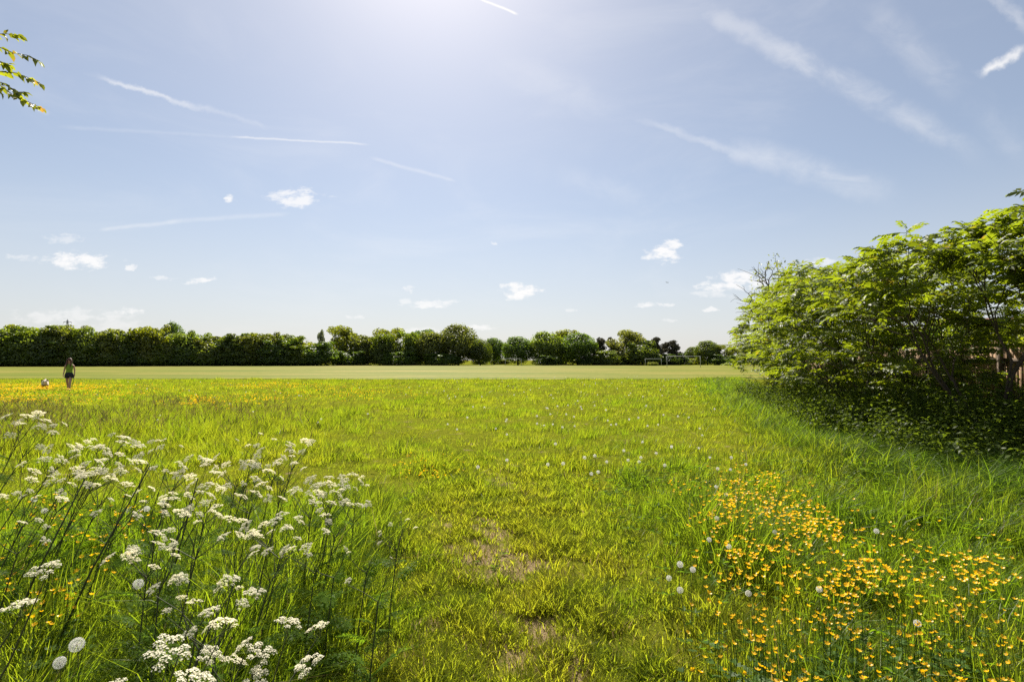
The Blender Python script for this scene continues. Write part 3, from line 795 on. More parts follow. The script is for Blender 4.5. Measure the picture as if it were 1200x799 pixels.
SUMACS = [
    (8.7, 9.4, 3.85, 2.2, 1.5, 'nearest sumac with bare dark stems under a feathery crown', 195, 300, 4),
    (10.2, 8.2, 4.2, 2.1, 1.8, 'tall sumac rising at the frame edge before the plank fence', 190, 300, 4),
    (9.1, 12.6, 3.8, 2.2, .8, 'second sumac behind the bare-stemmed one, crown lower and denser', 190, 290, 4),
    (10.1, 15.8, 4.25, 2.2, .7, 'third sumac of the hedge, leafy almost to the grass', 180, 280, 3),
    (11.7, 19.3, 4.95, 2.5, .45, 'sumac forming the bright outer shoulder of the hedge', 210, 280, 3),
    (13.5, 23.8, 4.9, 2.6, .4, 'sumac just past the shoulder of the hedge', 120, 0, 3),
    (16.2, 29.0, 4.7, 2.8, .3, 'far sumac half hidden past the hedge shoulder', 90, 0, 3),
    (20.1, 37.0, 4.6, 3.1, .3, 'distant sumac near the end of the hedge', 80, 0, 3),
    (24.4, 46.5, 4.2, 3.4, .3, 'last small sumac where the hedge meets the playing field', 80, 0, 3),
    (10.9, 13.6, 4.0, 2.0, .3, 'sumac set back against the fence behind the second one', 150, 0, 3),
]
for i, (x, y, h, r, zm, lb, nt, pt, st) in enumerate(SUMACS):
    sumac(x, y, h, r, zm, lb, nt, pt, 300 + i, leaf=.50 if y < 22 else .74, stems=st)

# ------------------------------------------------------------------ shrub, undergrowth, fence, house behind the hedge
def leaf_ovate(L=1.0, w=.28, fold=.08, tip=-.08):
    V = np.array([[0, 0, 0], [.28 * L, -w * L, fold * L], [.68 * L, -w * .72 * L, fold * L], [L, 0, tip * L], [.68 * L, w * .72 * L, fold * L], [.28 * L, w * L, fold * L], [.35 * L, 0, 0]])
    T = np.array([[0, 1, 6], [1, 2, 6], [2, 3, 6], [3, 4, 6], [4, 5, 6], [5, 0, 6]])
    return V, T

def build_bare_shrub(x, y, h, r, label, seed, leaf_share):
    g = np.random.default_rng(seed)
    t = thing('bare_shrub', label, 'shrub', (x, y, float(gz(x, y))))
    n = 170
    D = g.normal(0, 1, (n, 3)); D /= np.linalg.norm(D, axis=1)[:, None]
    tips = D * np.array([r, r, h * .32]) * g.uniform(.5, 1.05, n)[:, None] + np.array([0, 0, h * .68])
    segs, dirs = skeleton((0, 0, -.1), tips, g, .010, .45, .42, .09, first=.4)
    obj('trunk', tubes(segs, 5, 3, .015).mesh('shrub_trunk', [M['twig']], True), t)
    V0, T0 = leaf_ovate()
    P = np.repeat(tips, 12, 0)[: n * 12]; P = P + g.normal(0, .12, P.shape)
    keep = (g.random(len(P)) < leaf_share) & (P[:, 0] > -.2 * r)
    P = P[keep]
    V, F = batch(V0, [T0], rot_frames(g.normal(0, 1, P.shape)), P, g.uniform(.10, .18, len(P)))
    obj('crown', mesh_np('shrub_crown', V, F, [M['tree_olive']]), t, kind='stuff')
build_bare_shrub(13.1, 25.8, 7.0, 2.0, 'half-bare grey shrub poking above the far shoulder of the hedge', 5, .7)

def build_undergrowth():
    """brambles and nettles in the shade below the sumacs: nobody could count them"""
    g = np.random.default_rng(8)
    V0 = np.array([[0, 0, 0], [.45, -.3, .07], [1, 0, -.1], [.45, .3, .07], [.4, 0, 0]]); T0 = np.array([[0, 1, 4], [1, 2, 4], [2, 3, 4], [3, 0, 4]])
    st = Geo(); P, D, S = [], [], []
    n = 3000
    for q in range(n):
        y = g.uniform(5.5, 24) if q < 1500 else g.uniform(5.6, 13.5); off = g.uniform(-.75, 3.2); x = float(hedge_x(y)) + off
        front = max(0, 1 - abs(off) / .8)
        h = g.uniform(.35, .7) * (1.0 + 1.1 * min(1, max(0, (off + .2) / 1.2)) * g.uniform(.3, 1)); lean = g.normal(0, .22, 2)
        z = float(gz(x, y)); base = np.array([x, y, z])
        k = 6; ts = np.linspace(0, 1, 4)
        pts = base + np.stack([lean[0] * ts ** 2 * h * 2, lean[1] * ts ** 2 * h * 2, ts * h], -1)
        st.tube(pts, [.005, .0045, .004, .002], 3, cap=False)
        for j in range(k):
            t = .25 + .75 * j / (k - 1); p = base + np.array([lean[0] * t * t * h * 2, lean[1] * t * t * h * 2, t * h])
            a = g.uniform(0, 6.28)
            for s in (0, math.pi):
                P.append(p); D.append([math.cos(a + s), math.sin(a + s), g.uniform(-.9, .5)]); S.append(g.uniform(.055, .12) * (1.15 - .4 * t))
    P, D, S = np.array(P), np.array(D), np.array(S)
    V, F = batch(V0, [T0], rot_frames(D, roll=g.normal(0, .3, len(P))), P, S)
    nv = len(V); st_ = np.concatenate(st.V); Q = np.concatenate(st.Q) + nv
    me = mesh_np('undergrowth', np.concatenate([V, st_]), [F[0], Q], [M['nettle']])
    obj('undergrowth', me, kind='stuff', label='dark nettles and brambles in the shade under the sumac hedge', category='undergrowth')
    # leaf litter twigs: low dead branches lying under the hedge
build_undergrowth()

M['board'] = mat_plain('weathered_board', (0.25, 0.16, 0.095), .85, .35, 14, bump=.25, stretch=(6, 6, .6))
M['post'] = mat_plain('fence_post', (0.11, 0.08, 0.055), .9, .3, 10, bump=.2)
def build_fence():
    A, B = np.array([10.6, 6.0]), np.array([17.2, 31.0]); d = B - A; L = np.linalg.norm(d); d /= L
    ang = math.atan2(d[1], d[0])
    t = thing('plank_fence', 'brown upright-plank fence behind the sumac stems', 'fence', (*A, float(gz(*A))), ang)
    meshes = []
    for k in range(4):
        g = Geo(); w = .125 + .008 * k; h = 1.74 + .02 * k
        v = np.array([[-w / 2, -.01, 0], [w / 2, -.01, 0], [w / 2, .01, 0], [-w / 2, .01, 0], [-w / 2, -.01, h - .03], [w / 2, -.01, h], [w / 2, .01, h], [-w / 2, .01, h - .03]])
        g.add(v, Q=[[0, 3, 2, 1], [4, 5, 6, 7], [0, 1, 5, 4], [1, 2, 6, 5], [2, 3, 7, 6], [3, 0, 4, 7]]); meshes.append(g.mesh('fence_board', [M['board']]))
    pm = Geo(); pm.box((0, 0, .9), (.1, .1, 1.9)); pm = pm.mesh('fence_post', [M['post']])
    rm = Geo(); rm.box((0, 0, 0), (2.38, .04, .09)); rm = rm.mesh('fence_rail', [M['post']])
    x = 0.0
    while x < L:
        obj('board', meshes[random.randrange(4)], t, loc=(x, -.035 + random.uniform(-.003, .003), .05 + random.uniform(-.012, .012)), rot=(0, random.uniform(-.012, .012), 0)); x += .158
    for k in range(int(L / 2.4) + 1): obj('post', pm, t, loc=(k * 2.4, .07, 0))
    for k in range(int(L / 2.4)):
        for z in (.4, 1.45): obj('rail', rm, t, loc=(k * 2.4 + 1.2, .0, z))
build_fence()

M['brick'] = mat_plain('brick_wall', (0.30, 0.17, 0.12), .9, .25, 12, bump=.1)
M['render'] = mat_plain('pale_wall', (0.50, 0.42, 0.36), .9, .12, 4)
M['tile'] = mat_plain('roof_tile', (0.24, 0.11, 0.08), .85, .3, 7, bump=.2)
M['glass'] = mat_plain('window_glass', (0.03, 0.035, 0.04), .08, .05, 2, spec=.6)
M['white'] = mat_plain('white_paint', (0.75, 0.75, 0.73), .5, .06, 4)
def build_house():
    t = thing('bungalow', 'low brick bungalow with red-brown tiled roof behind the plank fence', 'house', (47, 44, 0), R(-14))
    W, D, E, Rg = 18.0, 9.0, 2.6, 5.3
    g = Geo(); g.box((0, 0, E / 2), (W, D, E)); wall = obj('wall', g.mesh('house_wall', [M['brick']]), t)
    for s in (-1, 1):
        g = Geo(); x = s * (W / 2 - .002)
        g.add([[x, -D / 2, E], [x, D / 2, E], [x, 0, Rg - .15], [x - s * .2, -D / 2, E], [x - s * .2, D / 2, E], [x - s * .2, 0, Rg - .15]], T=[[0, 1, 2], [3, 5, 4]], Q=[[0, 2, 5, 3], [1, 4, 5, 2]])
        obj('gable', g.mesh('house_gable', [M['render']]), t)
    roof = Geo(); o = .45
    for s in (-1, 1):
        a = np.array([0, s * (D / 2 + o), E - .15]); b = np.array([0, 0, Rg]); nrows = 14
        for k in range(nrows):                      # courses of tiles, each lapping the one below
            p, q = a + (b - a) * k / nrows, a + (b - a) * (k + 1.12) / nrows; up = np.array([0, 0, .05])
            x0, x1 = -W / 2 - o, W / 2 + o
            v = []
            for xx in (x0, x1):
                v += [p + [xx, 0, .06], q + [xx, 0, .005], q + [xx, 0, -.03], p + [xx, 0, .0]]
            roof.add(v, Q=[[0, 4, 5, 1], [3, 2, 6, 7], [0, 3, 7, 4], [1, 5, 6, 2], [0, 1, 2, 3], [4, 7, 6, 5]])
    roof = obj('roof', roof.mesh('house_roof', [M['tile']]), t); roof['kind'] = 'stuff'
    g = Geo(); g.box((3, 0, Rg + .3), (.9, .7, 1.5)); g.box((3, 0, Rg + 1.1), (1.05, .85, .12)); obj('chimney', g.mesh('chimney', [M['brick']]), roof)
    for x in (-6.5, -2.2, 2.2, 6.5):
        g = Geo(); g.box((x, -D / 2 - .02, 1.6), (1.7, .06, 1.2)); w = obj('window', g.mesh('window', [M['white']]), t)
        for k in (-.4, .4):
            g = Geo(); g.box((x + k, -D / 2 - .055, 1.6), (.72, .02, 1.06)); obj('pane', g.mesh('pane', [M['glass']]), w)
build_house()
for (x, y, w, h, k, mt, lb) in [(14.6, 12.6, 3.2, 2.5, 0, 'tree_mid', 'leafy garden shrub behind the fence, nearest the frame edge'), (16.0, 15.6, 3.6, 2.9, 1, 'tree_yellow', 'light green garden shrub behind the fence'),
                            (16.6, 19.4, 3.8, 3.0, 2, 'tree_mid', 'mid green garden shrub behind the fence past the light green one'), (18.4, 24.0, 4.2, 3.2, 0, 'tree_dark', 'dark garden shrub furthest behind the fence'), (19.5, 17.5, 4.5, 3.3, 1, 'tree_dark', 'big dark shrub standing deep in the garden')]:
    t = thing('garden_shrub', lb, 'shrub', (x, y, 0), x, 'shrubs in the garden behind the fence')
    obj('trunk', CROWNS['bush'][k][1], t, scale=(w, w, h)); c = obj('crown', CROWNS['bush'][k][0], t, scale=(w, w, h)); c.material_slots[0].link = 'OBJECT'; c.material_slots[0].material = M[mt]

# ------------------------------------------------------------------ tree at the left whose branch hangs into the picture
M['birch_leaf'] = mat_leaf('spring_leaf', (0.085, 0.12, 0.018), (0.30, 0.32, 0.012), .3, 5, .55, .03, .2, alt=((.16, .10, .03), (.42, .24, .04)), alt_amt=(.6, .7))
def build_left_tree():
    g = np.random.default_rng(17)
    bx, by = -7.6, 4.4
    t = thing('overhanging_tree', 'young tree whose leafy branch tip hangs into the sky at the upper corner', 'tree', (bx, by, 0))
    def world(px, py, Y):
        u, v = uv_of(px, py); return np.array([u * Y - bx, Y - by, CAM_H + v * Y])
    n = 60; D = g.normal(0, 1, (n, 3)); D /= np.linalg.norm(D, axis=1)[:, None]
    tips = D * np.array([1.9, 1.9, 1.9]) * g.uniform(.7, 1, n)[:, None] + np.array([-.4, -.3, 4.6])
    segs, _ = skeleton((0, 0, -.1), tips, g, .01, .5, .42, first=.5)
    obj('trunk', tubes(segs, 7, 4).mesh('left_trunk', [M['bark']], True), t)
    P = np.repeat(tips, 40, 0) + g.normal(0, .35, (n * 40, 3)); P = P[(P[:, 0] + bx) / np.maximum(P[:, 1] + by, .1) < -1.12]
    V0, T0 = leaf_ovate(w=.3)
    V, F = batch(V0, [T0], rot_frames(g.normal(0, 1, P.shape)), P, g.uniform(.05, .08, len(P)))
    obj('crown', mesh_np('left_crown', V, F, [M['birch_leaf']]), t, kind='stuff')
    # the branch and its twigs, each leaf a part
    root = np.array([-.05, 0, 2.9]); Y = 3.9
    fork = world(-75, 70, 4.0)
    br = Geo(); br.tube(np.array([root, root * .5 + fork * .5 + [0, 0, .12], fork]), [.035, .025, .014], 6, cap=False)
    branch = obj('branch', br.mesh('left_branch', [M['bark']], True), t)
    lm = []
    for k in range(3):
        V0, T0 = leaf_ovate(1, .26 + .03 * k, .07, -.1 - .05 * k); lm.append(mesh_np('birch_leaf', V0, [T0], [M['birch_leaf']]))
    sprays = [[(-60, 50), (-18, 40), (8, 40), (22, 42)], [(-60, 62), (-10, 52), (15, 62), (32, 65), (47, 72)], [(-55, 75), (-12, 68), (0, 72), (10, 76)],
              [(-60, 85), (-6, 84), (20, 86), (34, 92), (47, 98)], [(-55, 98), (-8, 92), (10, 102), (20, 108), (27, 108)], [(-55, 104), (0, 100), (16, 112), (34, 120), (49, 127)], [(-60, 110), (-20, 104), (0, 108)]]
    for sp in sprays:
        pts = np.array([world(px, py, Y + g.uniform(-.06, .06)) for px, py in sp]); pts = np.concatenate([[fork], pts])
        tw = Geo(); tw.tube(pts, np.linspace(.005, .0014, len(pts)), 4, cap=False)
        two = obj('twig', tw.mesh('left_twig', [M['bark']]), t)
        m = 20
        s = np.linspace(.3, 1, m) * (len(pts) - 1)
        for q, sv in enumerate(s):
            i = min(int(sv), len(pts) - 2); p = pts[i] + (pts[i + 1] - pts[i]) * (sv - i); d = pts[i + 1] - pts[i]; d /= np.linalg.norm(d)
            side = np.array([g.normal(0, .3), (1 if q % 2 else -1) * .6, -.55 + g.normal(0, .3)])
            Rm = rot_frames((d * .9 + side)[None], roll=g.normal(0, .7, 1))[0]
            L = g.uniform(.055, .085) * (.75 if q > m - 3 else 1)
            o = obj('leaf', lm[q % 3], t); mt = Matrix.Identity(4)
            for a in range(3):
                for b in range(3): mt[a][b] = float(Rm[a, b] * L)
                mt[a][3] = float(p[a])
            o.matrix_basis = mt
build_left_tree()

# ------------------------------------------------------------------ goals, pylon, aeroplane
M['goal'] = mat_plain('goal_paint', (0.34, 0.35, 0.34), .6, .08, 3)
def goal(px, Y, w, h, label):
    t = thing('goal_frame', label, 'goal', (gxy(px, Y), Y, .02), 0, 'football goals on the mown field')
    r = .06
    for s in (-1, 1):
        g = Geo(); g.tube([[s * w / 2, 0, 0], [s * w / 2, 0, h / 2], [s * w / 2, 0, h]], r, 10); obj('post', g.mesh('goal_post', [M['goal']], True), t)
        g = Geo(); g.tube([[s * w / 2, .02, h - .08], [s * w / 2, .55, h - .1], [s * w / 2, .7, h * .7]], .03, 6); obj('net_bracket', g.mesh('goal_bracket', [M['goal']], True), t)
    g = Geo(); g.tube([[-w / 2 - r, 0, h], [0, 0, h + .01], [w / 2 + r, 0, h]], r, 10); obj('crossbar', g.mesh('goal_crossbar', [M['goal']], True), t)
goal(601.5, 150, 4.7, 2.0, 'small white goal standing before the dark domed tree')
goal(765.5, 150, 4.7, 1.95, 'small white goal between the pale tree and the right pines')
goal(801, 112, 7.32, 2.44, 'full-size white goal beside the end of the sumac hedge')

M['steel'] = mat_plain('pylon_steel', (0.22, 0.23, 0.24), .6, .1, 1)
def build_pylon():
    Y = 640; t = thing('pylon', 'steel lattice electricity pylon rising far behind the hedge', 'pylon', (gxy(78, Y), Y, 0), R(12))
    H = top_z(373.5, Y); w = lambda z: 3.4 * (1 - z / H) ** 1.25 + .45
    for sx in (-1, 1):
        for sy in (-1, 1):
            g = Geo(); zs = np.linspace(0, H - 1.5, 9); g.tube(np.stack([sx * w(zs), sy * w(zs), zs], -1), .22, 5); obj('leg', g.mesh('pylon_leg', [M['steel']]), t)
    g = Geo(); zs = np.linspace(0, H - 2, 12)
    for a, b in zip(zs[:-1], zs[1:]):
        c = [(-1, -1), (1, -1), (1, 1), (-1, 1)]
        for (p, q) in zip(c, c[1:] + c[:1]):
            g.tube([[p[0] * w(a), p[1] * w(a), a], [q[0] * w(b), q[1] * w(b), b]], .11, 4); g.tube([[q[0] * w(a), q[1] * w(a), a], [p[0] * w(b), p[1] * w(b), b]], .11, 4)
    o = obj('bracing', g.mesh('pylon_bracing', [M['steel']]), t); o['kind'] = 'stuff'
    for z, L in ((H - 4.2, 4.6), (H - 9.2, 7.2), (H - 14.5, 5.2)):
        for s in (-1, 1):
            g = Geo(); g.tube([[0, 0, z], [s * L, 0, z]], .24, 5); g.tube([[0, 0, z + 1.6], [s * L, 0, z]], .18, 5)
            a = obj('crossarm', g.mesh('pylon_arm', [M['steel']]), t)
            g = Geo(); g.tube([[s * (L - .1), 0, z - .1], [s * (L - .1), 0, z - 2.0]], .16, 5); obj('insulator', g.mesh('insulator', [M['steel']]), a)
    g = Geo(); g.tube([[0, 0, H - 3], [0, 0, H]], [.4, .15], 5); obj('peak', g.mesh('pylon_peak', [M['steel']]), t)
build_pylon()

M['plane'] = mat_plain('aircraft_paint', (0.25, 0.26, 0.28), .4, .05, 1)
def build_plane():
    u, v = uv_of(782, 331); Y = 2600.
    t = thing('aeroplane', 'tiny dark airliner flying low between the two white clouds', 'aeroplane', (u * Y, Y, CAM_H + v * Y), R(28))
    s = .55
    g = Geo(); xs = np.array([-17, -14, -8, 0, 10, 16, 18.5]) * s; g.tube(np.stack([xs, 0 * xs, np.array([.9, .6, .1, 0, 0, -.1, -.3]) * s], -1), np.array([.3, 1.0, 1.9, 2.0, 2.0, 1.4, .2]) * s, 12)
    obj('fuselage', g.mesh('fuselage', [M['plane']], True), t)
    def slab(name, pts, th):
        g = Geo(); p = np.array(pts, float) * s; g.add(np.concatenate([p, p + np.array(th) * s]), Q=[[0, 1, 2, 3], [7, 6, 5, 4], [0, 4, 5, 1], [1, 5, 6, 2], [2, 6, 7, 3], [3, 7, 4, 0]]); obj(name, g.mesh(name, [M['plane']]), t)
    for k in (-1, 1):
        slab('wing', [(4, k * 1.5, -.8), (-2, k * 1.5, -.8), (-5, k * 17, 1.2), (-3, k * 17, 1.2)], (0, 0, .4))
        slab('tailplane', [(-12.5, k * .5, .9), (-16, k * .5, .9), (-17, k * 6, 1.4), (-15.5, k * 6, 1.4)], (0, 0, .25))
        g = Geo(); g.tube(np.array([[3.5, k * 5.5, -1.7], [1, k * 5.5, -1.7], [-1, k * 5.5, -1.6]]) * s, np.array([1.0, 1.1, .6]) * s, 10); obj('engine', g.mesh('engine', [M['plane']], True), t)
    slab('tail_fin', [(-11, -.15, 1.5), (-16.5, -.15, 1.5), (-18, -.15, 7), (-15.8, -.15, 7)], (0, .3, 0))
build_plane()

# ------------------------------------------------------------------ cow parsley
def umbel_mesh(seed):
    """one flat-domed compound umbel, 1 across; rays and florets in two materials"""
    g = np.random.default_rng(seed); ry, fl = Geo(), Geo()
    c = []
    for k in range(13):
        rr = .46 * math.sqrt((k + .4) / 13) * g.uniform(.92, 1.08); a = k * 2.39996 + g.normal(0, .15)
        c.append((rr * math.cos(a), rr * math.sin(a), (.20 - .85 * rr * rr + g.normal(0, .035))))
    for p in [q for q in c if g.random() > .1]:
        p = np.array(p); m = p * .5 + np.array([0, 0, -.13])
        ry.tube([[0, 0, -.34], m, p - [0, 0, .02]], .006, 3, cap=False)
        for j in range(19):
            q = .125 * math.sqrt((j + .3) / 19) * g.uniform(.9, 1.1); a = j * 2.4 + g.uniform(0, .5)
            o = p + np.array([q * math.cos(a), q * math.sin(a), .06 - 4.5 * q * q + g.normal(0, .008)])
            nrm = Vector((q * math.cos(a) * 4 + g.normal(0, .25), q * math.sin(a) * 4 + g.normal(0, .25), 1)).normalized()
            Rm = np.array(nrm.to_track_quat('Z', 'Y').to_matrix()); s = g.uniform(.028, .038); b = g.uniform(0, 6.28)
            ang = b + np.arange(5) * 2 * np.pi / 5
            V = np.concatenate([[[0, 0, 0]], np.stack([np.cos(ang), np.sin(ang), .25 + 0 * ang], -1) * s, np.stack([np.cos(ang + .63) * .55, np.sin(ang + .63) * .55, .1 + 0 * ang], -1) * s])
            T = [[0, 6 + (i + 4) % 5, 1 + i] for i in range(5)] + [[0, 1 + i, 6 + i] for i in range(5)]
            fl.add(V @ Rm.T + o, T)
    V = np.concatenate(ry.V + fl.V); nr = ry.n
    Q = np.concatenate(ry.Q); T = np.concatenate(fl.T) + nr
    return mesh_np('umbel', V, [T, Q], [M['parsley_flower'], M['ray']], mi=[0] * len(T) + [1] * len(Q))
UMBEL = [umbel_mesh(500 + i) for i in range(5)]

def fern_leaf_mesh(seed):
    g = np.random.default_rng(seed); G = Geo()
    G.tube([[0, 0, 0], [.5, 0, .10], [1, 0, 0]], [.009, .006, .003], 3, cap=False)
    for k in range(8):
        t = .22 + .76 * k / 8; z = .4 * t * (1 - t)
        for s in (-1, 1):
            L = .42 * (1.05 - t) * g.uniform(.85, 1.1); d = np.array([.55, s * .85, -.1 + g.normal(0, .1)]); d /= np.linalg.norm(d)
            n_ = np.array([-d[1], d[0], 0])
            for j in range(5):
                q = L * (j + .6) / 5; p = np.array([t, 0, z]) + d * q; w = L * .30 * (1.15 - j / 5)
                for e in (-1, 1):
                    tip = p + (d * .6 + n_ * e) * w + [0, 0, g.normal(0, .02)]
                    G.add([p - d * w * .25, p + d * w * .35, tip], [[0, 1, 2]])
    return G.mesh('parsley_leaf', [M['parsley_leaf']])
FERN = [fern_leaf_mesh(520 + i) for i in range(3)]

def cow_parsley(px, py, Y, n_umb, dia, lean, label, seed, group='cow parsley plants beside the path', spread=.12):
    """plant whose flower cluster stands at height h over depth Y"""
    g = np.random.default_rng(seed)
    u, v = uv_of(px, py); top = np.array([u * Y, Y, CAM_H + v * Y])
    base = np.array([top[0] - lean * top[2] + g.normal(0, .03), Y + g.normal(-.06, .08), 0]); base[2] = gz(base[0], base[1])
    t = thing('cow_parsley', label, 'flower', tuple(base), 0, group)
    tl = top - base; h = tl[2]
    fork = tl * np.array([.72, .7, .78]); G = Geo()
    mid = fork * np.array([.35, .4, .5])
    G.tube([[0, 0, -.03], mid, fork], [.0038, .0034, .0028], 5, cap=False)
    ends = []
    n_umb = n_umb + 3 * (n_umb > 2)
    for k in range(n_umb):
        a = 2 * np.pi * k / n_umb + g.uniform(0, .8); r = spread * (0.25 if k == 0 else g.uniform(.6, 1.25))
        e = tl + np.array([r * math.cos(a) * 1.25, r * math.sin(a), g.normal(0, .03) - .04 * (k > 0)])
        s = fork if k % 3 < 2 else mid * .3 + fork * .7
        m = s + (e - s) * .5 + np.array([0, 0, -.015]) + g.normal(0, .008, 3)
        G.tube([s, m, e - [0, 0, .018]], [.0020, .0017, .0011], 4, cap=False); ends.append((e, e - m))
    obj('stem', G.mesh('parsley_stem', [M['parsley_stem']], True), t)
    for k, (e, d) in enumerate(ends):
        s = dia * 1.14 * g.uniform(.6, 1.25); nv = Vector((d[0] * .5 + g.normal(0, .06), d[1] * .5 + g.normal(0, .06), max(.12, d[2]))).normalized()
        q = nv.to_track_quat('Z', 'Y'); o = obj('umbel', UMBEL[int(g.integers(0, 5))], t, loc=tuple(e))
        o.rotation_mode = 'QUATERNION'; o.rotation_quaternion = q @ Vector((0, 0, 1)).rotation_difference(Vector((0, 0, 1))); o.scale = (s, s, s)
    for k in range(6):
        z = (.22, .4, .52, .64, .34, .7)[k]; p = fork * z / .78
        obj('leaf', FERN[k % 3], t, loc=tuple(np.array(p) * [1, 1, 1]), rot=(g.normal(0, .2), -g.uniform(.1, .6), g.uniform(0, 6.28)), scale=g.uniform(.18, .32) * (1.2 - .8 * z))
    return t

LS, RS = 'white cow parsley leaning over in the dense stand furthest from the path', 'white cow parsley in the upright stand close to the path'
PARS = [  # px, py, Y, umbels, diameter, lean, label
    (22, 696, .95, 1, .062, .22, 'single large cow parsley umbel closest to the lower corner of the field'),
    (-4, 688, 1.0, 2, .055, .25, 'cow parsley cut off by the frame edge beside the single large umbel'),
    (205, 770, 1.05, 3, .062, .06, 'cow parsley with big close umbels at the bottom of the meadow'),
    (262, 768, 1.05, 4, .060, .10, 'cow parsley with four broad umbels beside the biggest close cluster'),
    (206, 744, 1.25, 1, .050, .1, 'small single cow parsley head above the biggest close cluster'),
    (318, 738, 1.22, 3, .050, .08, 'cow parsley with three heads right of the close cluster'),
    (38, 486, 4.1, 4, .07, .34, 'lone tall cow parsley reaching furthest up the field near the frame edge'),
    (56, 496, 4.0, 3, .06, .34, 'slanting cow parsley next to the lone tallest one'),
    (6, 502, 4.0, 2, .06, .3, 'cow parsley half cut by the frame edge behind the stand'),
    (84, 516, 3.5, 4, .06, .38, LS), (108, 520, 3.5, 4, .06, .38, LS), (140, 512, 3.6, 5, .065, .36, LS), (132, 535, 3.3, 5, .06, .38, LS),
    (58, 540, 3.2, 4, .06, .36, LS), (110, 545, 3.1, 5, .06, .36, LS), (92, 556, 3.0, 4, .055, .36, LS), (135, 552, 3.1, 4, .06, .34, LS),
    (50, 572, 2.8, 4, .05, .34, LS), (152, 578, 2.8, 3, .045, .34, LS), (160, 540, 3.4, 2, .05, .3, LS), (10, 574, 2.8, 2, .05, .34, LS), (34, 606, 2.5, 3, .045, .34, LS),
    (178, 518, 3.7, 3, .055, .2, RS), (206, 520, 4.0, 2, .055, .15, 'small two-headed cow parsley between the two stands'),
    (214, 538, 3.4, 4, .058, .16, RS), (238, 546, 3.3, 4, .058, .12, RS), (226, 576, 2.8, 5, .055, .10, RS), (250, 572, 2.9, 4, .055, .16, RS),
    (284, 536, 3.5, 4, .058, .2, RS), (296, 542, 3.5, 3, .055, .2, RS), (300, 562, 3.1, 5, .058, .16, RS), (326, 530, 3.7, 4, .055, .18, RS),
    (352, 517, 4.1, 5, .06, .12, 'cow parsley with the highest heads of the stand beside the path'), (338, 542, 3.5, 4, .058, .14, RS), (368, 572, 3.1, 5, .058, .12, RS),
    (396, 558, 3.3, 5, .06, .14, RS), (392, 575, 3.1, 4, .058, .12, RS), (402, 592, 2.9, 3, .05, .10, RS), (322, 600, 2.65, 4, .06, .16, RS), (340, 610, 2.6, 4, .05, .14, RS),
    (290, 622, 2.4, 3, .05, .12, RS), (243, 604, 2.5, 4, .058, .08, RS), (186, 584, 2.7, 3, .048, .14, RS), (178, 628, 2.3, 6, .05, .06, RS), (192, 640, 2.2, 3, .045, .06, RS),
    (332, 636, 2.4, 3, .045, .12, RS), (374, 630, 2.45, 2, .05, .10, RS), (396, 640, 2.5, 2, .045, .10, RS), (256, 682, 1.75, 4, .045, .10, RS), (266, 694, 1.7, 3, .04, .12, RS), (246, 668, 1.8, 2, .04, .06, RS),
    (436, 632, 2.6, 2, .03, .1, 'thin cow parsley with tiny heads at the path edge'), (470, 610, 2.9, 3, .026, .08, 'frail cow parsley standing furthest into the path'), (448, 662, 2.3, 2, .024, .06, 'frail cow parsley low beside the worn path'),
    (418, 566, 3.4, 3, .05, .1, 'outermost full-headed cow parsley of the stand beside the path'), (316, 512, 4.4, 2, .045, .1, RS), (300, 505, 4.6, 2, .04, .1, RS),
]
ORD = 'first second third fourth fifth sixth seventh eighth ninth tenth eleventh twelfth thirteenth fourteenth fifteenth sixteenth seventeenth eighteenth nineteenth twentieth'.split()
def ordinal(k): return ORD[k] if k < 20 else 'twenty-' + ORD[k - 20] if k < 29 else 'thirtieth'
NUM = 'one two three four five six seven eight nine'.split()
for st, text in ((LS, '{}-headed cow parsley of the leaning stand, {} counting from the frame edge'), (RS, '{}-headed cow parsley of the upright stand, {} counting from the path')):
    ii = sorted((i for i in range(len(PARS)) if PARS[i][6] is st), key=lambda i: PARS[i][0] if st is LS else -PARS[i][0])
    for k, i in enumerate(ii):
        nh = PARS[i][3] + 3 * (PARS[i][3] > 2)
        PARS[i] = PARS[i][:6] + (text.format(NUM[nh - 1], ordinal(k)),)
for i, (px, py, Y, n, dia, ln, lb) in enumerate(PARS):
    cow_parsley(px, py, Y, n, dia, ln, lb, 700 + i)

def flowerless_stalks():
    """dark stalks that have lost their heads, leaning through the stand"""
    for i, (bx, by, tx, ty, Y, lb) in enumerate([(75, 745, 176, 545, 2.6, 'long bare dark stalk slanting in front of the leaning stand'), (215, 660, 232, 560, 2.8, 'dark forked stalk standing inside the stand beside the path'),
                                                 (20, 700, 100, 560, 2.6, 'bare dark stalk near the frame edge leaning through the stand')]):
        u, v = uv_of(tx, ty); top = np.array([u * Y, Y, CAM_H + v * Y]); u2, _ = uv_of(bx, by); base = np.array([u2 * Y - .12, Y, 0.]); base[2] = gz(base[0], base[1])
        t = thing('dead_stalk', lb, 'stalk', tuple(base)); d = top - base
        G = Geo(); G.tube([[0, 0, -.03], d * .5 + [-.02, 0, 0], d], [.0062, .005, .003], 5); obj('stem', G.mesh('dead_stem', [M['parsley_stem']], True), t)
        G = Geo(); G.tube([d * .62, d * .72 + [.05, 0, .02], d * .8 + [.11, .02, .05]], [.003, .0025, .0015], 4); obj('side_stem', G.mesh('dead_side_stem', [M['parsley_stem']], True), t)
flowerless_stalks()

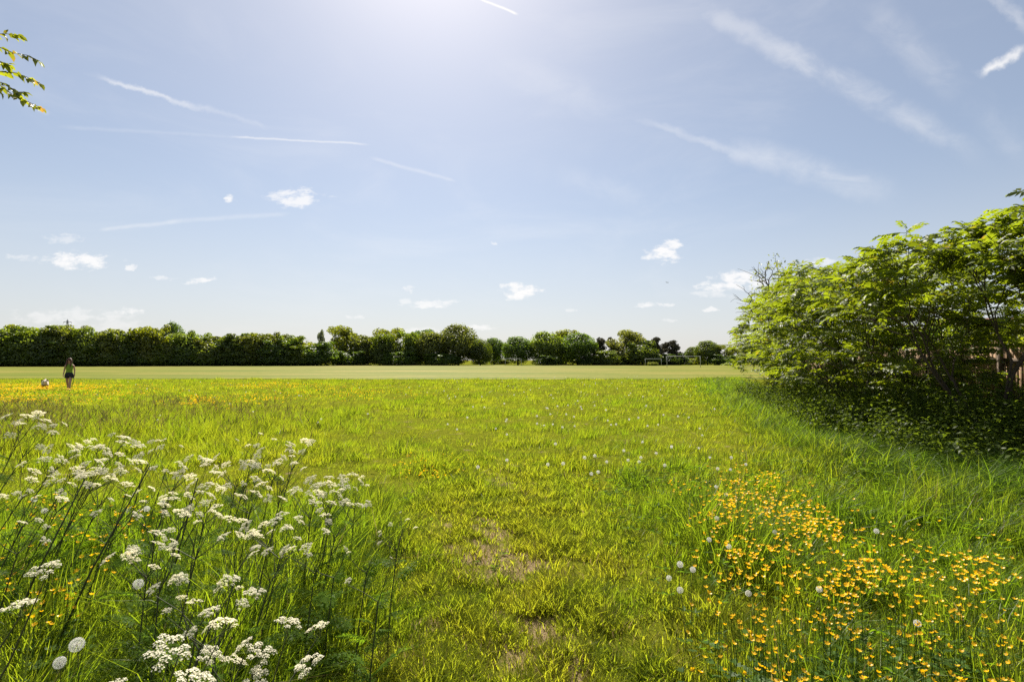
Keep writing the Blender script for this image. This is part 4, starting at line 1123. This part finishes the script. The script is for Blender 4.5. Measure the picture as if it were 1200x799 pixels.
# ------------------------------------------------------------------ buttercups
def buttercup_geo(seed):
    g = np.random.default_rng(seed); G = Geo()
    for k in range(5):
        a = k * 2 * np.pi / 5 + g.normal(0, .08); c, s = math.cos(a), math.sin(a)
        o = g.uniform(.85, 1.1)
        L = np.array([[.04, 0, 0], [.26 * o, -.17, .10], [.26 * o, .17, .10], [.47 * o, -.15, .27], [.47 * o, .15, .27], [.5 * o, 0, .31]])
        G.add(np.stack([L[:, 0] * c - L[:, 1] * s, L[:, 0] * s + L[:, 1] * c, L[:, 2]], -1), [[0, 1, 2], [3, 5, 4]], [[1, 3, 4, 2]])
    G.add([[.08 * math.cos(b), .08 * math.sin(b), .05] for b in np.arange(6) * 1.047] + [[0, 0, .14]], [[i, (i + 1) % 6, 6] for i in range(6)])
    return G
BUTTER = [buttercup_geo(i) for i in range(3)]
BUTTER_ME = [b.mesh('buttercup_flower', [M['butter_petal']]) for b in BUTTER]
def stem_mesh(seed, mat, leaves):
    g = np.random.default_rng(seed); G = Geo(); b = g.normal(0, .08, 2)
    P = np.array([[0, 0, -.05], [b[0] * .6, b[1] * .6, .5], [b[0] * .1, b[1] * .1, 1.0]])
    G.tube(P, [.0045, .0040, .0034], 3, cap=False)
    for k in range(leaves):
        z = g.uniform(.25, .6); a = g.uniform(0, 6.28); p = np.array([b[0] * .6, b[1] * .6, z])
        for e in (-.6, 0, .6):
            d = np.array([math.cos(a + e), math.sin(a + e), .15]); n_ = np.array([-d[1], d[0], 0]); L = .11
            G.add([p, p + d * L * .6 + n_ * .022, p + d * L, p + d * L * .6 - n_ * .022], None, [[0, 1, 2, 3]])
    return G.mesh('flower_stem', [mat])
BSTEM = [stem_mesh(30 + i, M['butter_stem'], 2) for i in range(4)]

def in_poly(x, y, poly):
    inside = np.zeros(len(x), bool); j = len(poly) - 1
    for i in range(len(poly)):
        xi, yi = poly[i]; xj, yj = poly[j]
        c = ((yi > y) != (yj > y)) & (x < (xj - xi) * (y - yi) / (yj - yi + 1e-12) + xi); inside ^= c; j = i
    return inside

def build_buttercups():
    g = np.random.default_rng(77)
    rows = []
    def area(poly, n, h, hv, lab, dens=None):
        poly = np.array(poly); lo, hi = poly.min(0), poly.max(0); out = []
        while len(out) < n:
            x, y = g.uniform(lo[0], hi[0], 400), g.uniform(lo[1], hi[1], 400); k = in_poly(x, y, poly)
            k &= g.random(400) < (.28 + .72 * sstep(.3, .7, vnoise(x, y, 24, 31)))
            if dens: k &= g.random(400) < dens(x, y)
            out += list(zip(x[k], y[k]))
        for (px, py) in out[:n]:
            hh = max(.06, g.normal(h, hv)); u, v = uv_of(px, py); Y = (CAM_H - hh) / -v
            rows.append((u * Y, Y, hh, lab))
    RL = 'yellow buttercup in the thick patch between path and sumac hedge'; LL = 'yellow buttercup low among the leaning cow parsley stems'; CL = 'tiny yellow buttercup in the short grass up the path'
    area([(868, 540), (905, 553), (960, 596), (1010, 618), (1080, 636), (1150, 648), (1199, 638), (1199, 799), (900, 799), (850, 735), (812, 655), (822, 600)], 950, .41, .05, RL,
         lambda x, y: np.clip(1.2 - (y - 545) / 170, .13, 1))
    area([(0, 585), (50, 570), (110, 590), (165, 578), (205, 600), (150, 660), (110, 720), (50, 745), (0, 690)], 130, .42, .05, LL)
    area([(455, 540), (500, 522), (560, 534), (540, 560), (480, 565)], 60, .12, .03, CL)
    area([(780, 560), (830, 545), (870, 560), (850, 640), (800, 620)], 60, .28, .05, RL)
    area([(815, 560), (880, 520), (960, 560), (1080, 610), (1199, 600), (1199, 799), (800, 799)], 150, .36, .06, RL)
    rows.sort(key=lambda r: r[1])
    near, rest = rows[:300], rows[300:]
    for (x, y, h, lab) in near:
        z = float(gz(x, y))
        t = thing('buttercup', lab, 'flower', (x, y, z), g.uniform(0, 6.28), 'yellow buttercups in the meadow')
        obj('stem', BSTEM[int(g.integers(0, 4))], t, scale=(.36, .36, h - z * 0))
        s = g.uniform(.016, .025)
        obj('flower_head', BUTTER_ME[int(g.integers(0, 3))], t, loc=(0, 0, h), rot=(g.normal(0, .35), g.normal(0, .35), 0), scale=s)
    # the rest, and the yellow sheets far out in the field, are one mass
    P = [(x, y, float(gz(x, y)) + h, .026) for (x, y, h, _) in rest]
    n = 70000; x = g.uniform(-34, 2, n); y = g.uniform(15, 33, n)
    px = 600 + x / y * 600; py = 422 + 1.42 / y * 600
    d = np.zeros(n)
    for (cx, cy_, a, b, o) in [(40, 454, 110, 4, 1), (130, 456, 60, 3, .6), (45, 467, 75, 4.5, 1), (150, 463, 60, 4, .5), (225, 470, 40, 6, .8), (245, 474, 26, 4, .9), (300, 468, 40, 5, .6), (320, 452, 60, 4, .5), (390, 460, 70, 9, .28), (10, 461, 30, 3, .5), (470, 465, 60, 9, .12)]:
        d = np.maximum(d, o * np.exp(-((px - cx) / a) ** 2 - ((py - cy_) / b) ** 2))
    k = g.random(n) < .6 * d ** 1.4 * sstep(.25, .75, vnoise(x, y, 1.1, 41)) * 1.5
    for a, b in zip(x[k], y[k]): P.append((a, b, g.uniform(.16, .25), g.uniform(.035, .055)))
    P = np.array(P); G = Geo()
    for w in range(3):
        ii = np.arange(w, len(P), 3); B = BUTTER[w]
        up = np.stack([g.normal(0, 1, len(ii)), g.normal(0, 1, len(ii)), g.normal(0, .3, len(ii))], -1)
        V, F = batch(np.concatenate(B.V), [np.concatenate(B.T), np.concatenate(B.Q)], rot_frames(up), P[ii, :3], P[ii, 3]); G.add(V, F[0], F[1])
    obj('buttercup_drift', G.mesh('buttercup_drift', [M['butter_petal']]), kind='stuff', label='golden drifts of distant buttercups out in the meadow', category='flowers')
    print('buttercups far', len(P))
build_buttercups()

# ------------------------------------------------------------------ dandelion clocks
def clock_mesh(seed, n=110, rays=8):
    g = np.random.default_rng(seed); G = Geo()
    for k in range(n):
        z = 1 - 2 * (k + .5) / n; r = math.sqrt(1 - z * z); a = k * 2.39996
        if z < -.92: continue
        d = np.array([r * math.cos(a), r * math.sin(a), z]); e1 = np.cross(d, [.3, .2, .9]); e1 /= np.linalg.norm(e1); e2 = np.cross(d, e1)
        c = d * .36
        b0 = g.uniform(0, 1)
        for j in range(rays):
            b = b0 + j * 2 * np.pi / rays; t = e1 * math.cos(b) + e2 * math.sin(b); w = e1 * -math.sin(b) + e2 * math.cos(b)
            tip = c + d * .11 + t * .12
            G.add([c + w * .003, c - w * .003, tip - w * .0055, tip + w * .0055], None, [[0, 1, 2, 3]])
        s = np.cross(d, e1) * .004; G.add([d * .08 + s, d * .08 - s, c], [[0, 1, 2]])
    return G.mesh('seed_head', [M['seed_fluff']])
CLOCK = [clock_mesh(i) for i in range(2)]
_c = Geo(); _c.tube([[0, 0, -.07], [0, 0, 0], [0, 0, .07]], [.04, .08, .03], 8); CORE = _c.mesh('seed_core', [M['seed_core']], True)
DSTEM = [stem_mesh(80 + i, M['dandelion_stem'], 0) for i in range(3)]
def build_clocks():
    g = np.random.default_rng(5)
    L = {'l': 'white dandelion clock among the leaning cow parsley', 'r': 'white dandelion clock beside the buttercup patch', 'c': 'white dandelion clock in the short grass up the path', 'f': 'speck of a white dandelion clock far out in the meadow'}
    pts = [(162, 684, .46, .046, 'round white dandelion clock standing clear among low buttercups'), (90, 755, .46, .05, 'largest round dandelion clock near the bottom corner'), (70, 776, .42, .042, 'ragged half-blown dandelion clock just below the largest one')]
    pts += [(x, y, .42, .046, L['l']) for x, y in ((172, 596), (40, 585), (190, 589), (52, 598))]
    pts += [(x, y, .34, .037, L['r']) for x, y in ((797, 661), (812, 667), (797, 691), (877, 695), (839, 570), (851, 579), (787, 524), (819, 525), (832, 536), (841, 549), (857, 536), (874, 544), (856, 550), (823, 510), (820, 502), (1027, 622), (908, 623), (831, 632), (854, 640), (840, 607), (784, 677), (960, 690), (1075, 730))]
    pts += [(x, y, .2, .048, L['c']) for x, y in ((594, 539), (660, 543), (693, 555), (701, 553), (685, 536), (697, 534), (711, 541), (731, 528), (736, 539), (751, 536), (753, 518), (769, 531), (779, 545), (749, 541), (651, 520), (594, 509), (642, 544), (787, 523), (560, 547))]
    for _ in range(95):
        pts.append((g.uniform(520, 840), 441 + 62 * g.random() ** 1.5, .2, .046, L['f']))
    for _ in range(25): pts.append((g.uniform(150, 520), 446 + 50 * g.random() ** 1.3, .2, .042, L['f']))
    for (px, py, h, s, lb) in pts:
        h *= g.uniform(.9, 1.1); u, v = uv_of(px, py); Y = (CAM_H - h) / -v; x = u * Y; z = float(gz(x, Y))
        far = Y > 12
        t = thing('dandelion_clock', lb, 'flower', (x, Y, z), g.uniform(0, 6.28), 'dandelion clocks in the meadow')
        if not far: obj('stem', DSTEM[int(g.integers(0, 3))], t, scale=(.5, .5, h - z))
        else: obj('stem', DSTEM[0], t, scale=(.6, .6, h - z))
        o = obj('seed_head', CLOCK[int(g.integers(0, 2))], t, loc=(0, 0, h - z), scale=s * (1.15 if far else 1) * g.uniform(.9, 1.1), rot=(g.normal(0, .3), g.normal(0, .3), 0))
        if not far: obj('core', CORE, o)
build_clocks()

# broad low leaves in the turf: plantain, dandelion and clover
def build_herbs():
    g = np.random.default_rng(91); V0, T0 = leaf_ovate(1, .17, .05, -.1); P, D, S = [], [], []
    def rosette(x, y, z, n, L, el):
        for k in range(n):
            a = k * 2.4 + g.uniform(0, .6); P.append((x, y, z)); D.append((math.cos(a), math.sin(a), el + g.normal(0, .2))); S.append(L * g.uniform(.6, 1.2))
    for _ in range(130):
        y = g.uniform(1.6, 9); x = g.normal(0, .75) + float(path_c(y)); rosette(x, y, float(gz(x, y)) + .01, int(g.integers(4, 9)), g.uniform(.02, .05), .35)
    for _ in range(1300):                                # leafy layer under the buttercups
        y = g.uniform(1.2, 7); x = g.uniform(.9, min(5.5, y * 1.1 + .8)); hh = g.uniform(.08, .30); rosette(x, y, float(gz(x, y)) + hh, int(g.integers(3, 6)), g.uniform(.035, .065), .25)
    for _ in range(500):
        y = g.uniform(1.0, 5); x = -g.uniform(.9, y * 1.05 + .6); hh = g.uniform(.05, .28); rosette(x, y, float(gz(x, y)) + hh, int(g.integers(3, 6)), g.uniform(.035, .07), .25)
    P, D, S = map(np.array, (P, D, S))
    V, F = batch(V0, [T0], rot_frames(D, roll=g.normal(0, .4, len(P))), P, S)
    obj('low_herbs', mesh_np('low_herbs', V, F, [M['herb']]), kind='stuff', label='broad low herb leaves mixed into the grass', category='herbs')
build_herbs()

# ------------------------------------------------------------------ woman and dog
def skin_figure(name, joints, edges, root, mat, parent, levels=2):
    me = bpy.data.meshes.new(name); ids = {k: i for i, k in enumerate(joints)}
    me.from_pydata([j[:3] for j in joints.values()], [(ids[a], ids[b]) for a, b in edges], []); me.materials.append(mat)
    o = obj(name, me, parent)
    o.modifiers.new('skin', 'SKIN').use_smooth_shade = True
    if not me.skin_vertices: me.skin_vertices.new()
    for k, j in joints.items():
        sv = me.skin_vertices[0].data[ids[k]]; r = j[3]; sv.radius = r if isinstance(r, tuple) else (r, r); sv.use_root = (k == root)
    m = o.modifiers.new('sub', 'SUBSURF'); m.levels = levels; m.render_levels = levels
    return o

def loft(rings, n=14, cap=True):
    """rings: (cx, cy, cz, rx, ry)"""
    G = Geo(); a = np.arange(n) * 2 * np.pi / n
    V = np.concatenate([np.stack([cx + rx * np.cos(a), cy_ + ry * np.sin(a), np.full(n, cz)], -1) for cx, cy_, cz, rx, ry in rings])
    k = len(rings)
    G.add(V, None, [[i * n + j, i * n + (j + 1) % n, (i + 1) * n + (j + 1) % n, (i + 1) * n + j] for i in range(k - 1) for j in range(n)])
    return G

M['skin'] = mat_plain('skin', (0.42, 0.23, 0.16), .55, .06, 5)
M['top'] = mat_plain('green_cloth', (0.17, 0.27, 0.03), .85, .12, 18)
M['shorts'] = mat_plain('dark_cloth', (0.018, 0.019, 0.03), .85, .2, 18)
M['hair'] = mat_plain('auburn_hair', (0.085, 0.03, 0.018), .5, .3, 30, stretch=(6, 6, 1))
M['black'] = mat_plain('black_plastic', (0.012, 0.012, 0.012), .3, .05, 5)
M['shoe'] = mat_plain('shoe', (0.10, 0.09, 0.08), .8, .1, 8)
M['lip'] = mat_plain('lips', (0.30, 0.09, 0.08), .5, .05, 8)
def build_person():
    Y = 27.2; t = thing('person', 'woman in green sleeveless top and dark shorts walking her dog', 'person', (gxy(82, Y), Y, 0), R(22))
    J = {'pel': (0, 0, .90, (.13, .095)), 'sp': (0, .005, 1.06, (.115, .085)), 'ch': (0, 0, 1.24, (.135, .10)), 'nb': (0, .01, 1.39, (.07, .06)), 'nk': (0, 0, 1.455, .048),
         'jaw': (0, -.02, 1.51, (.062, .07)), 'hd': (0, -.008, 1.58, (.075, .092)), 'tp': (0, .0, 1.645, (.055, .068))}
    E = [('pel', 'sp'), ('sp', 'ch'), ('ch', 'nb'), ('nb', 'nk'), ('nk', 'jaw'), ('jaw', 'hd'), ('hd', 'tp')]
    for s, n in ((-1, 'a'), (1, 'b')):
        fwd = -.20 if s > 0 else .16
        J.update({n + 'sh': (s * .165, .01, 1.345, .05), n + 'el': (s * .215, .03, 1.10, .037), n + 'wr': (s * .235, -.02, .875, .025), n + 'pa': (s * .238, -.035, .81, (.018, .034)),
                  n + 'hp': (s * .085, 0, .84, .088), n + 'kn': (s * .095, fwd * .55 - .03, .47, .056), n + 'cf': (s * .097, fwd * .85 + .01, .33, .052), n + 'an': (s * .10, fwd + .02, .085, .034), n + 'to': (s * .115, fwd - .13, .03, (.04, .025))})
        E += [('ch', n + 'sh'), (n + 'sh', n + 'el'), (n + 'el', n + 'wr'), (n + 'wr', n + 'pa'), ('pel', n + 'hp'), (n + 'hp', n + 'kn'), (n + 'kn', n + 'cf'), (n + 'cf', n + 'an'), (n + 'an', n + 'to')]
        for q, (dy, L) in enumerate(((-.030, .070), (-.010, .078), (.010, .072), (.028, .058))):
            J[f'{n}f{q}'] = (s * .240, -.035 + dy, .765, .0085); J[f'{n}g{q}'] = (s * .226, -.040 + dy, .765 - L * .75, .0075); E += [(n + 'pa', f'{n}f{q}'), (f'{n}f{q}', f'{n}g{q}')]
        J[n + 't0'] = (s * .222, -.075, .815, .010); J[n + 't1'] = (s * .215, -.085, .775, .008); E += [(n + 'pa', n + 't0'), (n + 't0', n + 't1')]
    skin_figure('body', J, E, 'pel', M['skin'], t)
    top = loft([(0, .0, .915, .165, .118), (0, .002, .98, .148, .108), (0, .005, 1.06, .135, .102), (0, .0, 1.16, .150, .114), (0, -.008, 1.25, .166, .128), (0, 0, 1.33, .162, .112), (0, .005, 1.375, .130, .088), (0, .008, 1.395, .10, .075)])
    for s in (-1, 1): top.tube([[s * .09, -.07, 1.36], [s * .105, .0, 1.41], [s * .09, .07, 1.37]], .022, 6)
    obj('sleeveless_top', top.mesh('sleeveless_top', [M['top']], True), t)
    sh = loft([(0, 0, .965, .142, .108), (0, 0, .93, .160, .120), (0, 0, .86, .185, .130), (0, 0, .80, .188, .128)])
    for s in (-1, 1):
        l = loft([(s * .088, 0, .83, .105, .115), (s * .092, -.012 * s, .74, .108, .112), (s * .095, -.02 * s, .655, .108, .106)]); sh.add(np.concatenate(l.V), None, np.concatenate(l.Q))
    obj('shorts', sh.mesh('shorts', [M['shorts']], True), t)
    hair = loft([(0, .0, 1.715, .006, .006), (0, .005, 1.708, .06, .065), (0, .012, 1.67, .092, .098), (0, .03, 1.60, .104, .092), (0, .045, 1.52, .106, .075), (0, .055, 1.42, .112, .062), (0, .06, 1.32, .115, .05), (0, .065, 1.24, .085, .035), (0, .065, 1.21, .02, .01)])
    for s in (-1, 1): hair.tube([[s * .07, -.055, 1.655], [s * .092, -.055, 1.56], [s * .098, -.075, 1.45], [s * .095, -.115, 1.34], [s * .085, -.125, 1.24]], [.022, .030, .036, .034, .012], 7)
    obj('hair', hair.mesh('hair', [M['hair']], True), t)
    g = Geo(); g.tube([[0, -.098, 1.60], [0, -.112, 1.575], [0, -.118, 1.562], [0, -.095, 1.553]], [.008, .011, .014, .008], 6); obj('nose', g.mesh('nose', [M['skin']], True), t)
    g = Geo(); g.tube([[-.024, -.088, 1.527], [0, -.096, 1.526], [.024, -.088, 1.527]], [.003, .0075, .003], 6); obj('mouth', g.mesh('mouth', [M['lip']], True), t)
    g = Geo()
    for s in (-1, 1): g.tube([[s * .034, -.098, 1.60], [s * .034, -.106, 1.60]], .026, 10); g.tube([[s * .058, -.095, 1.603], [s * .082, -.01, 1.603]], .004, 4)
    g.tube([[-.012, -.103, 1.603], [.012, -.103, 1.603]], .004, 4); obj('sunglasses', g.mesh('sunglasses', [M['black']], True), t)
    for s in (-1, 1):
        g = Geo(); g.tube([[s * .078, .0, 1.60], [s * .086, .004, 1.585], [s * .08, -.002, 1.56]], [.010, .014, .008], 6); obj('ear', g.mesh('ear', [M['skin']], True), t)
        f = -.20 if s > 0 else .16
        g = Geo(); g.tube([[s * .10, f + .055, .045], [s * .103, f - .0, .05], [s * .11, f - .09, .038], [s * .118, f - .165, .028]], [.036, .046, .043, .022], 8); obj('shoe', g.mesh('shoe', [M['shoe']], True), t)
    # the lead she carries
    hx = Vector((.238, -.05, .78)); hx.rotate(t.rotation_euler); hx += t.location
    l = thing('dog_lead', 'dark dog lead hanging from the walking woman\'s hand', 'lead', (hx.x, hx.y, .02))
    z = hx.z - .02
    g = Geo(); g.tube([[.0, -.03, z - .02], [.02, -.035, z + .03], [.0, -.035, z + .06], [-.02, -.03, z + .03], [0, -.03, z - .02]], .009, 6); obj('handle_loop', g.mesh('lead_loop', [M['black']], True), l)
    g = Geo(); g.tube([[0, -.03, z], [.01, -.04, z * .7], [-.06, -.05, z * .4], [-.09, -.04, z * .15], [-.02, -.05, .01]], .011, 6); obj('strap', g.mesh('lead_strap', [M['black']], True), l)
    g = Geo(); g.tube([[-.02, -.05, .0], [.0, -.06, .0]], .014, 6); obj('clip', g.mesh('lead_clip', [M['steel']], True), l)
build_person()

def mat_fur():
    m, N, out = new_mat('dog_fur')
    tc = N.new('ShaderNodeTexCoord').outputs['Object']; sp = N.new('ShaderNodeSeparateXYZ'); N.put(sp.inputs[0], tc)
    n = N.noise(tc, 14., 4, .6); k = N.math('ADD', sp.outputs[2], N.math('MULTIPLY_ADD', n, .14, -.07))
    c = N.ramp(N.rng(k, .23, .31), [(0., (0.075, 0.042, 0.028)), (1., (0.66, 0.56, 0.46))])
    b = N.new('ShaderNodeBsdfPrincipled'); N.put(b.inputs['Base Color'], c); b.inputs['Roughness'].default_value = .9
    bp = N.new('ShaderNodeBump'); bp.inputs['Strength'].default_value = .8; bp.inputs['Distance'].default_value = .02; N.put(bp.inputs['Height'], N.noise(tc, 60., 3, .6)); N.l.new(bp.outputs[0], b.inputs['Normal'])
    N.l.new(b.outputs[0], out.inputs[0]); return m
def build_dog():
    Y = 27.8; t = thing('dog', 'small shaggy dog with cream back and brown legs, ahead of the woman', 'dog', (gxy(54, Y), Y, 0), R(40))
    # faces the camera (-Y)
    J = {'ru': (0, .26, .335, (.125, .12)), 'bl': (0, .06, .335, (.135, .13)), 'cs': (0, -.12, .335, (.14, .15)), 'nk': (0, -.22, .42, (.10, .10)), 'hd': (0, -.28, .485, (.105, .095)), 'mz': (0, -.37, .455, (.052, .045)), 'ns': (0, -.41, .45, .03),
         'tl': (0, .37, .42, .05), 't2': (0, .40, .52, .05), 't3': (0, .33, .58, .03)}
    E = [('ru', 'bl'), ('bl', 'cs'), ('cs', 'nk'), ('nk', 'hd'), ('hd', 'mz'), ('mz', 'ns'), ('ru', 'tl'), ('tl', 't2'), ('t2', 't3')]
    for s, n in ((-1, 'a'), (1, 'b')):
        J.update({n + 's': (s * .085, -.13, .24, .062), n + 'e': (s * .09, -.11, .15, .045), n + 'w': (s * .09, -.14, .07, .036), n + 'p': (s * .09, -.175, .025, (.04, .025)),
                  n + 'h': (s * .085, .27, .25, .07), n + 'k': (s * .092, .22, .17, .052), n + 'o': (s * .09, .33, .115, .034), n + 'm': (s * .09, .315, .05, .030), n + 'q': (s * .09, .27, .022, (.038, .022))})
        E += [('cs', n + 's'), (n + 's', n + 'e'), (n + 'e', n + 'w'), (n + 'w', n + 'p'), ('ru', n + 'h'), (n + 'h', n + 'k'), (n + 'k', n + 'o'), (n + 'o', n + 'm'), (n + 'm', n + 'q')]
    body = skin_figure('body', J, E, 'bl', mat_fur(), t)
    tx = bpy.data.textures.new('fur_lumps', 'CLOUDS'); tx.noise_scale = .05
    d = body.modifiers.new('lumps', 'DISPLACE'); d.texture = tx; d.strength = .035; d.mid_level = .4
    fur = M['ear_fur'] = mat_plain('ear_fur', (0.12, 0.07, 0.045), .9, .3, 20)
    for s in (-1, 1):
        g = Geo(); g.tube([[s * .075, -.27, .56], [s * .125, -.28, .52], [s * .13, -.29, .43]], [.02, .034, .014], 7); obj('ear', g.mesh('dog_ear', [fur], True), t)
        g = Geo(); g.tube([[s * .04, -.352, .505], [s * .041, -.366, .503]], [.012, .007], 8); obj('eye', g.mesh('dog_eye', [M['black']], True), t)
    g = Geo(); g.tube([[0, -.425, .458], [0, -.443, .455]], [.019, .012], 8); obj('nose', g.mesh('dog_nose', [M['black']], True), t)
build_dog()
